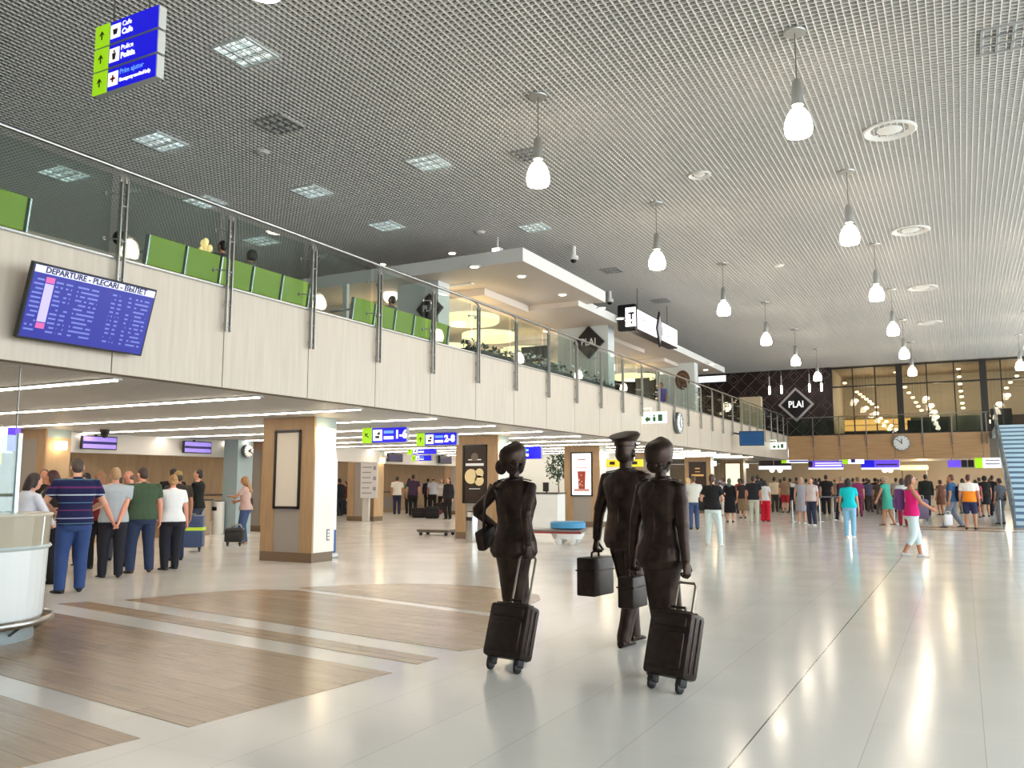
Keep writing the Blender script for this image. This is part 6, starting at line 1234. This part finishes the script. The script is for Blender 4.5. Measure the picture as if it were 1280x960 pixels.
om = mat('orange_white_shirt', (236, 232, 226), .85, spec=.25); n, l, b = nodes(om); tc = n.new('ShaderNodeTexCoord'); sx = n.new('ShaderNodeSeparateXYZ'); l.new(tc.outputs['Object'], sx.inputs[0]); cr = n.new('ShaderNodeValToRGB'); cr.color_ramp.interpolation = 'CONSTANT'; cr.color_ramp.elements[0].color = lin((240, 140, 40)); cr.color_ramp.elements[1].color = lin((236, 232, 226)); cr.color_ramp.elements[1].position = .6
mr = n.new('ShaderNodeMapRange'); mr.inputs['From Min'].default_value = .8; mr.inputs['From Max'].default_value = 1.5; l.new(sx.outputs['Z'], mr.inputs['Value']); l.new(mr.outputs[0], cr.inputs[0]); l.new(cr.outputs[0], b.inputs['Base Color'])
who('man in an orange and white shirt and dark blue shorts', 1214, 662, -5, 1.76, 'm', top=((236, 232, 226), 'short'), topmat=om, low=('shorts', (48, 52, 84)), hair=('short', (84, 40, 40)), skin='tan', near=True, feet={'l': (-.07, .0, 0), 'r': (.08, .0, .2)})
who('person in a coral pink top left of the curly haired person', 1222, 647, 0, 1.62, 'f', top=((200, 96, 104), 'short'), low=('shorts', (50, 48, 58)), hair=('bob', (56, 44, 40)), skin='tan')
who('person with big curly dark hair in black near the stairs', 1233, 646, 10, 1.80, 'f', top=((44, 42, 42), 'short'), low=('skirt', (38, 36, 40), .3), hair=('big', (44, 32, 32)), skin='tan')
who('man in black beside the curly haired person near the stairs', 1243, 645, -15, 1.82, 'm', top=((34, 34, 38), 'short'), low=('trousers', (34, 34, 38)), hair=('short', (40, 34, 34)), skin='tan')
who('person in a grey top and pale trousers by the foot of the stairs', 1252, 655, 40, 1.66, 'f', top=((96, 96, 106), 'short'), low=('trousers', (150, 150, 164)), hair=('lowbun', (44, 40, 60)), skin='tan')
FAR = [(953, 634, 1.74, 'm', (66, 62, 66), 'short', 'man in charcoal behind the red trousers, deep in the far queue'), (977, 632, 1.70, 'f', (188, 60, 66), 'bob', 'person in a red top deep in the far queue, left of the brown top'),
 (997, 634, 1.78, 'm', (120, 110, 104), 'short', 'tall person in taupe deep in the far queue behind the long grey dress'), (1009, 636, 1.70, 'f', (196, 180, 160), 'bun', 'person in beige between the grey dress and the pale t-shirt'),
 (1017, 634, 1.74, 'm', (96, 92, 110), 'short', 'man in slate blue deep in the far queue behind the dark jeans'), (1045, 636, 1.72, 'm', (150, 130, 118), 'bald', 'bald man in beige behind the maroon jacket'),
 (1068, 634, 1.74, 'm', (176, 168, 160), 'short', 'man in pale grey deep in the queue behind the cyan top'), (1085, 633, 1.76, 'm', (44, 40, 46), 'short', 'man in black deep in the queue below the blue and purple sign'),
 (1104, 635, 1.72, 'm', (60, 54, 52), 'short', 'man in dark brown deep in the queue behind the teal dress'), (1122, 636, 1.74, 'm', (196, 190, 186), 'short', 'man in off-white right of the teal dress'),
 (1136, 636, 1.68, 'f', (70, 66, 74), 'lowbun', 'woman in dark grey behind the woman in the pink top'), (1205, 638, 1.70, 'f', (186, 96, 60), 'bob', 'person in rust between the blue shirt and the orange shirt'),
 (1226, 636, 1.76, 'm', (96, 70, 66), 'short', 'man in dark red-brown behind the coral pink top'), (1240, 635, 1.74, 'f', (60, 70, 60), 'bob', 'person in dark olive deep behind the curly haired person'), (906, 640, 1.72, 'm', (90, 96, 110), 'short', 'man in grey-blue left of the black dress'), (925, 638, 1.70, 'f', (130, 60, 50), 'bob', 'person in brick red between the black dress and the pillar')]
for k, (px, py, H_, sx_, c_, hr_, lb_) in enumerate(FAR):
    who(lb_, px, py + 4, random.uniform(-40, 40), H_, sx_, top=(c_, 'short'), low=('trousers', [(48, 46, 56), (70, 70, 84), (110, 100, 92)][k % 3]), hair=(hr_, [(44, 36, 34), (96, 70, 54), (60, 44, 38)][k % 3]), skin='tan')
# seated people on the balcony
for k, (px, y, c, hr, sx_, lb) in enumerate([(297, 9.25, (60, 60, 70), ('short', (34, 26, 24)), 'm', 'dark haired person seated on the bench, left of the two heads over the railing'), (331, 9.85, (120, 110, 100), ('big', (30, 24, 24)), 'f', 'bushy haired person seated on the bench, right of the two heads'), (509, 13.7, (80, 80, 90), ('short', (40, 30, 26)), 'm', 'person seated on the bench before the bluish column')]):
    person(lb, -10.05, y, 90, 1.42, sx_, top=(c, 'short'), low=('trousers', navy), hair=hr, skin='tan', sit=.44, lean=-8, feet={'l': (-.06, .24, 0), 'r': (.06, .24, 0)}, lh=(-.08, .17, .40), rh=(.08, .17, .40), poles={'l': (-1, -.6, -.2), 'r': (1, -.6, -.2)}, z=ZF)
p = onray(826, 478, 37); person('person in a purple shirt standing in the cafe behind the railing', p.x, p.y, 160, 1.72, 'm', top=((110, 100, 190), 'short'), low=('trousers', blk), hair=('short', (40, 30, 28)), skin='tan', z=ZF)
flush_pending()
# ================================================================== light
w = bpy.data.worlds.new('daylight'); scene.world = w; w.use_nodes = True
bg = w.node_tree.nodes['Background']; bg.inputs['Color'].default_value = lin((238, 241, 244)); bg.inputs['Strength'].default_value = 7.0
def area(name, loc, rot, sx, sy, e, rgb=(255, 255, 255), portal=False):
    l = bpy.data.lights.new(name, 'AREA'); l.shape = 'RECTANGLE'; l.size = sx; l.size_y = sy; l.energy = e; l.color = lin(rgb)[:3]
    o = bpy.data.objects.new(name, l); COL.objects.link(o); o.location = loc; o.rotation_euler = rot
    if portal: l.cycles.is_portal = True
    return o
area('facade_daylight_portal', (9.85, (YF - 8) / 2, ZC / 2), (0, PI / 2, 0), ZC, YF + 8, 1, portal=True)
def point(loc, e, rgb=(255, 226, 190), r=.15):
    l = bpy.data.lights.new('lamp_light', 'POINT'); l.energy = e; l.color = lin(rgb)[:3]; l.shadow_soft_size = r
    o = bpy.data.objects.new('lamp_light', l); COL.objects.link(o); o.location = loc
for x, y in ((-13, 21), (-13, 26.5), (-13, 31), (-13, 36)): point((x, y, 5.3), 45, (255, 246, 238), .3)
for x in (-4.5, -1, 3): point((x, 53.2, 6.2), 120, (255, 236, 212), .3)
for x in (-6, -2, 2): point((x, 53.4, 2.4), 80, (255, 236, 210), .3)
dg = bpy.context.evaluated_depsgraph_get(); dg.update()
for o in [o for o in COL.objects if o.type == 'FONT']:
    me = bpy.data.meshes.new_from_object(o.evaluated_get(dg)); nm_ = o.name; par, ml = o.parent, o.matrix_local.copy()
    bpy.data.objects.remove(o); q = bpy.data.objects.new(nm_, me); COL.objects.link(q); q.parent = par; q.matrix_local = ml
scene.view_settings.view_transform = 'Standard'; scene.view_settings.look = 'None'; scene.view_settings.gamma = 1; scene.view_settings.use_curve_mapping = False
scene.view_settings.exposure = 0.2
scene.cycles.max_bounces = 8; scene.cycles.transparent_max_bounces = 24; scene.cycles.caustics_reflective = False; scene.cycles.caustics_refractive = False
scene.cycles.sample_clamp_indirect = 6
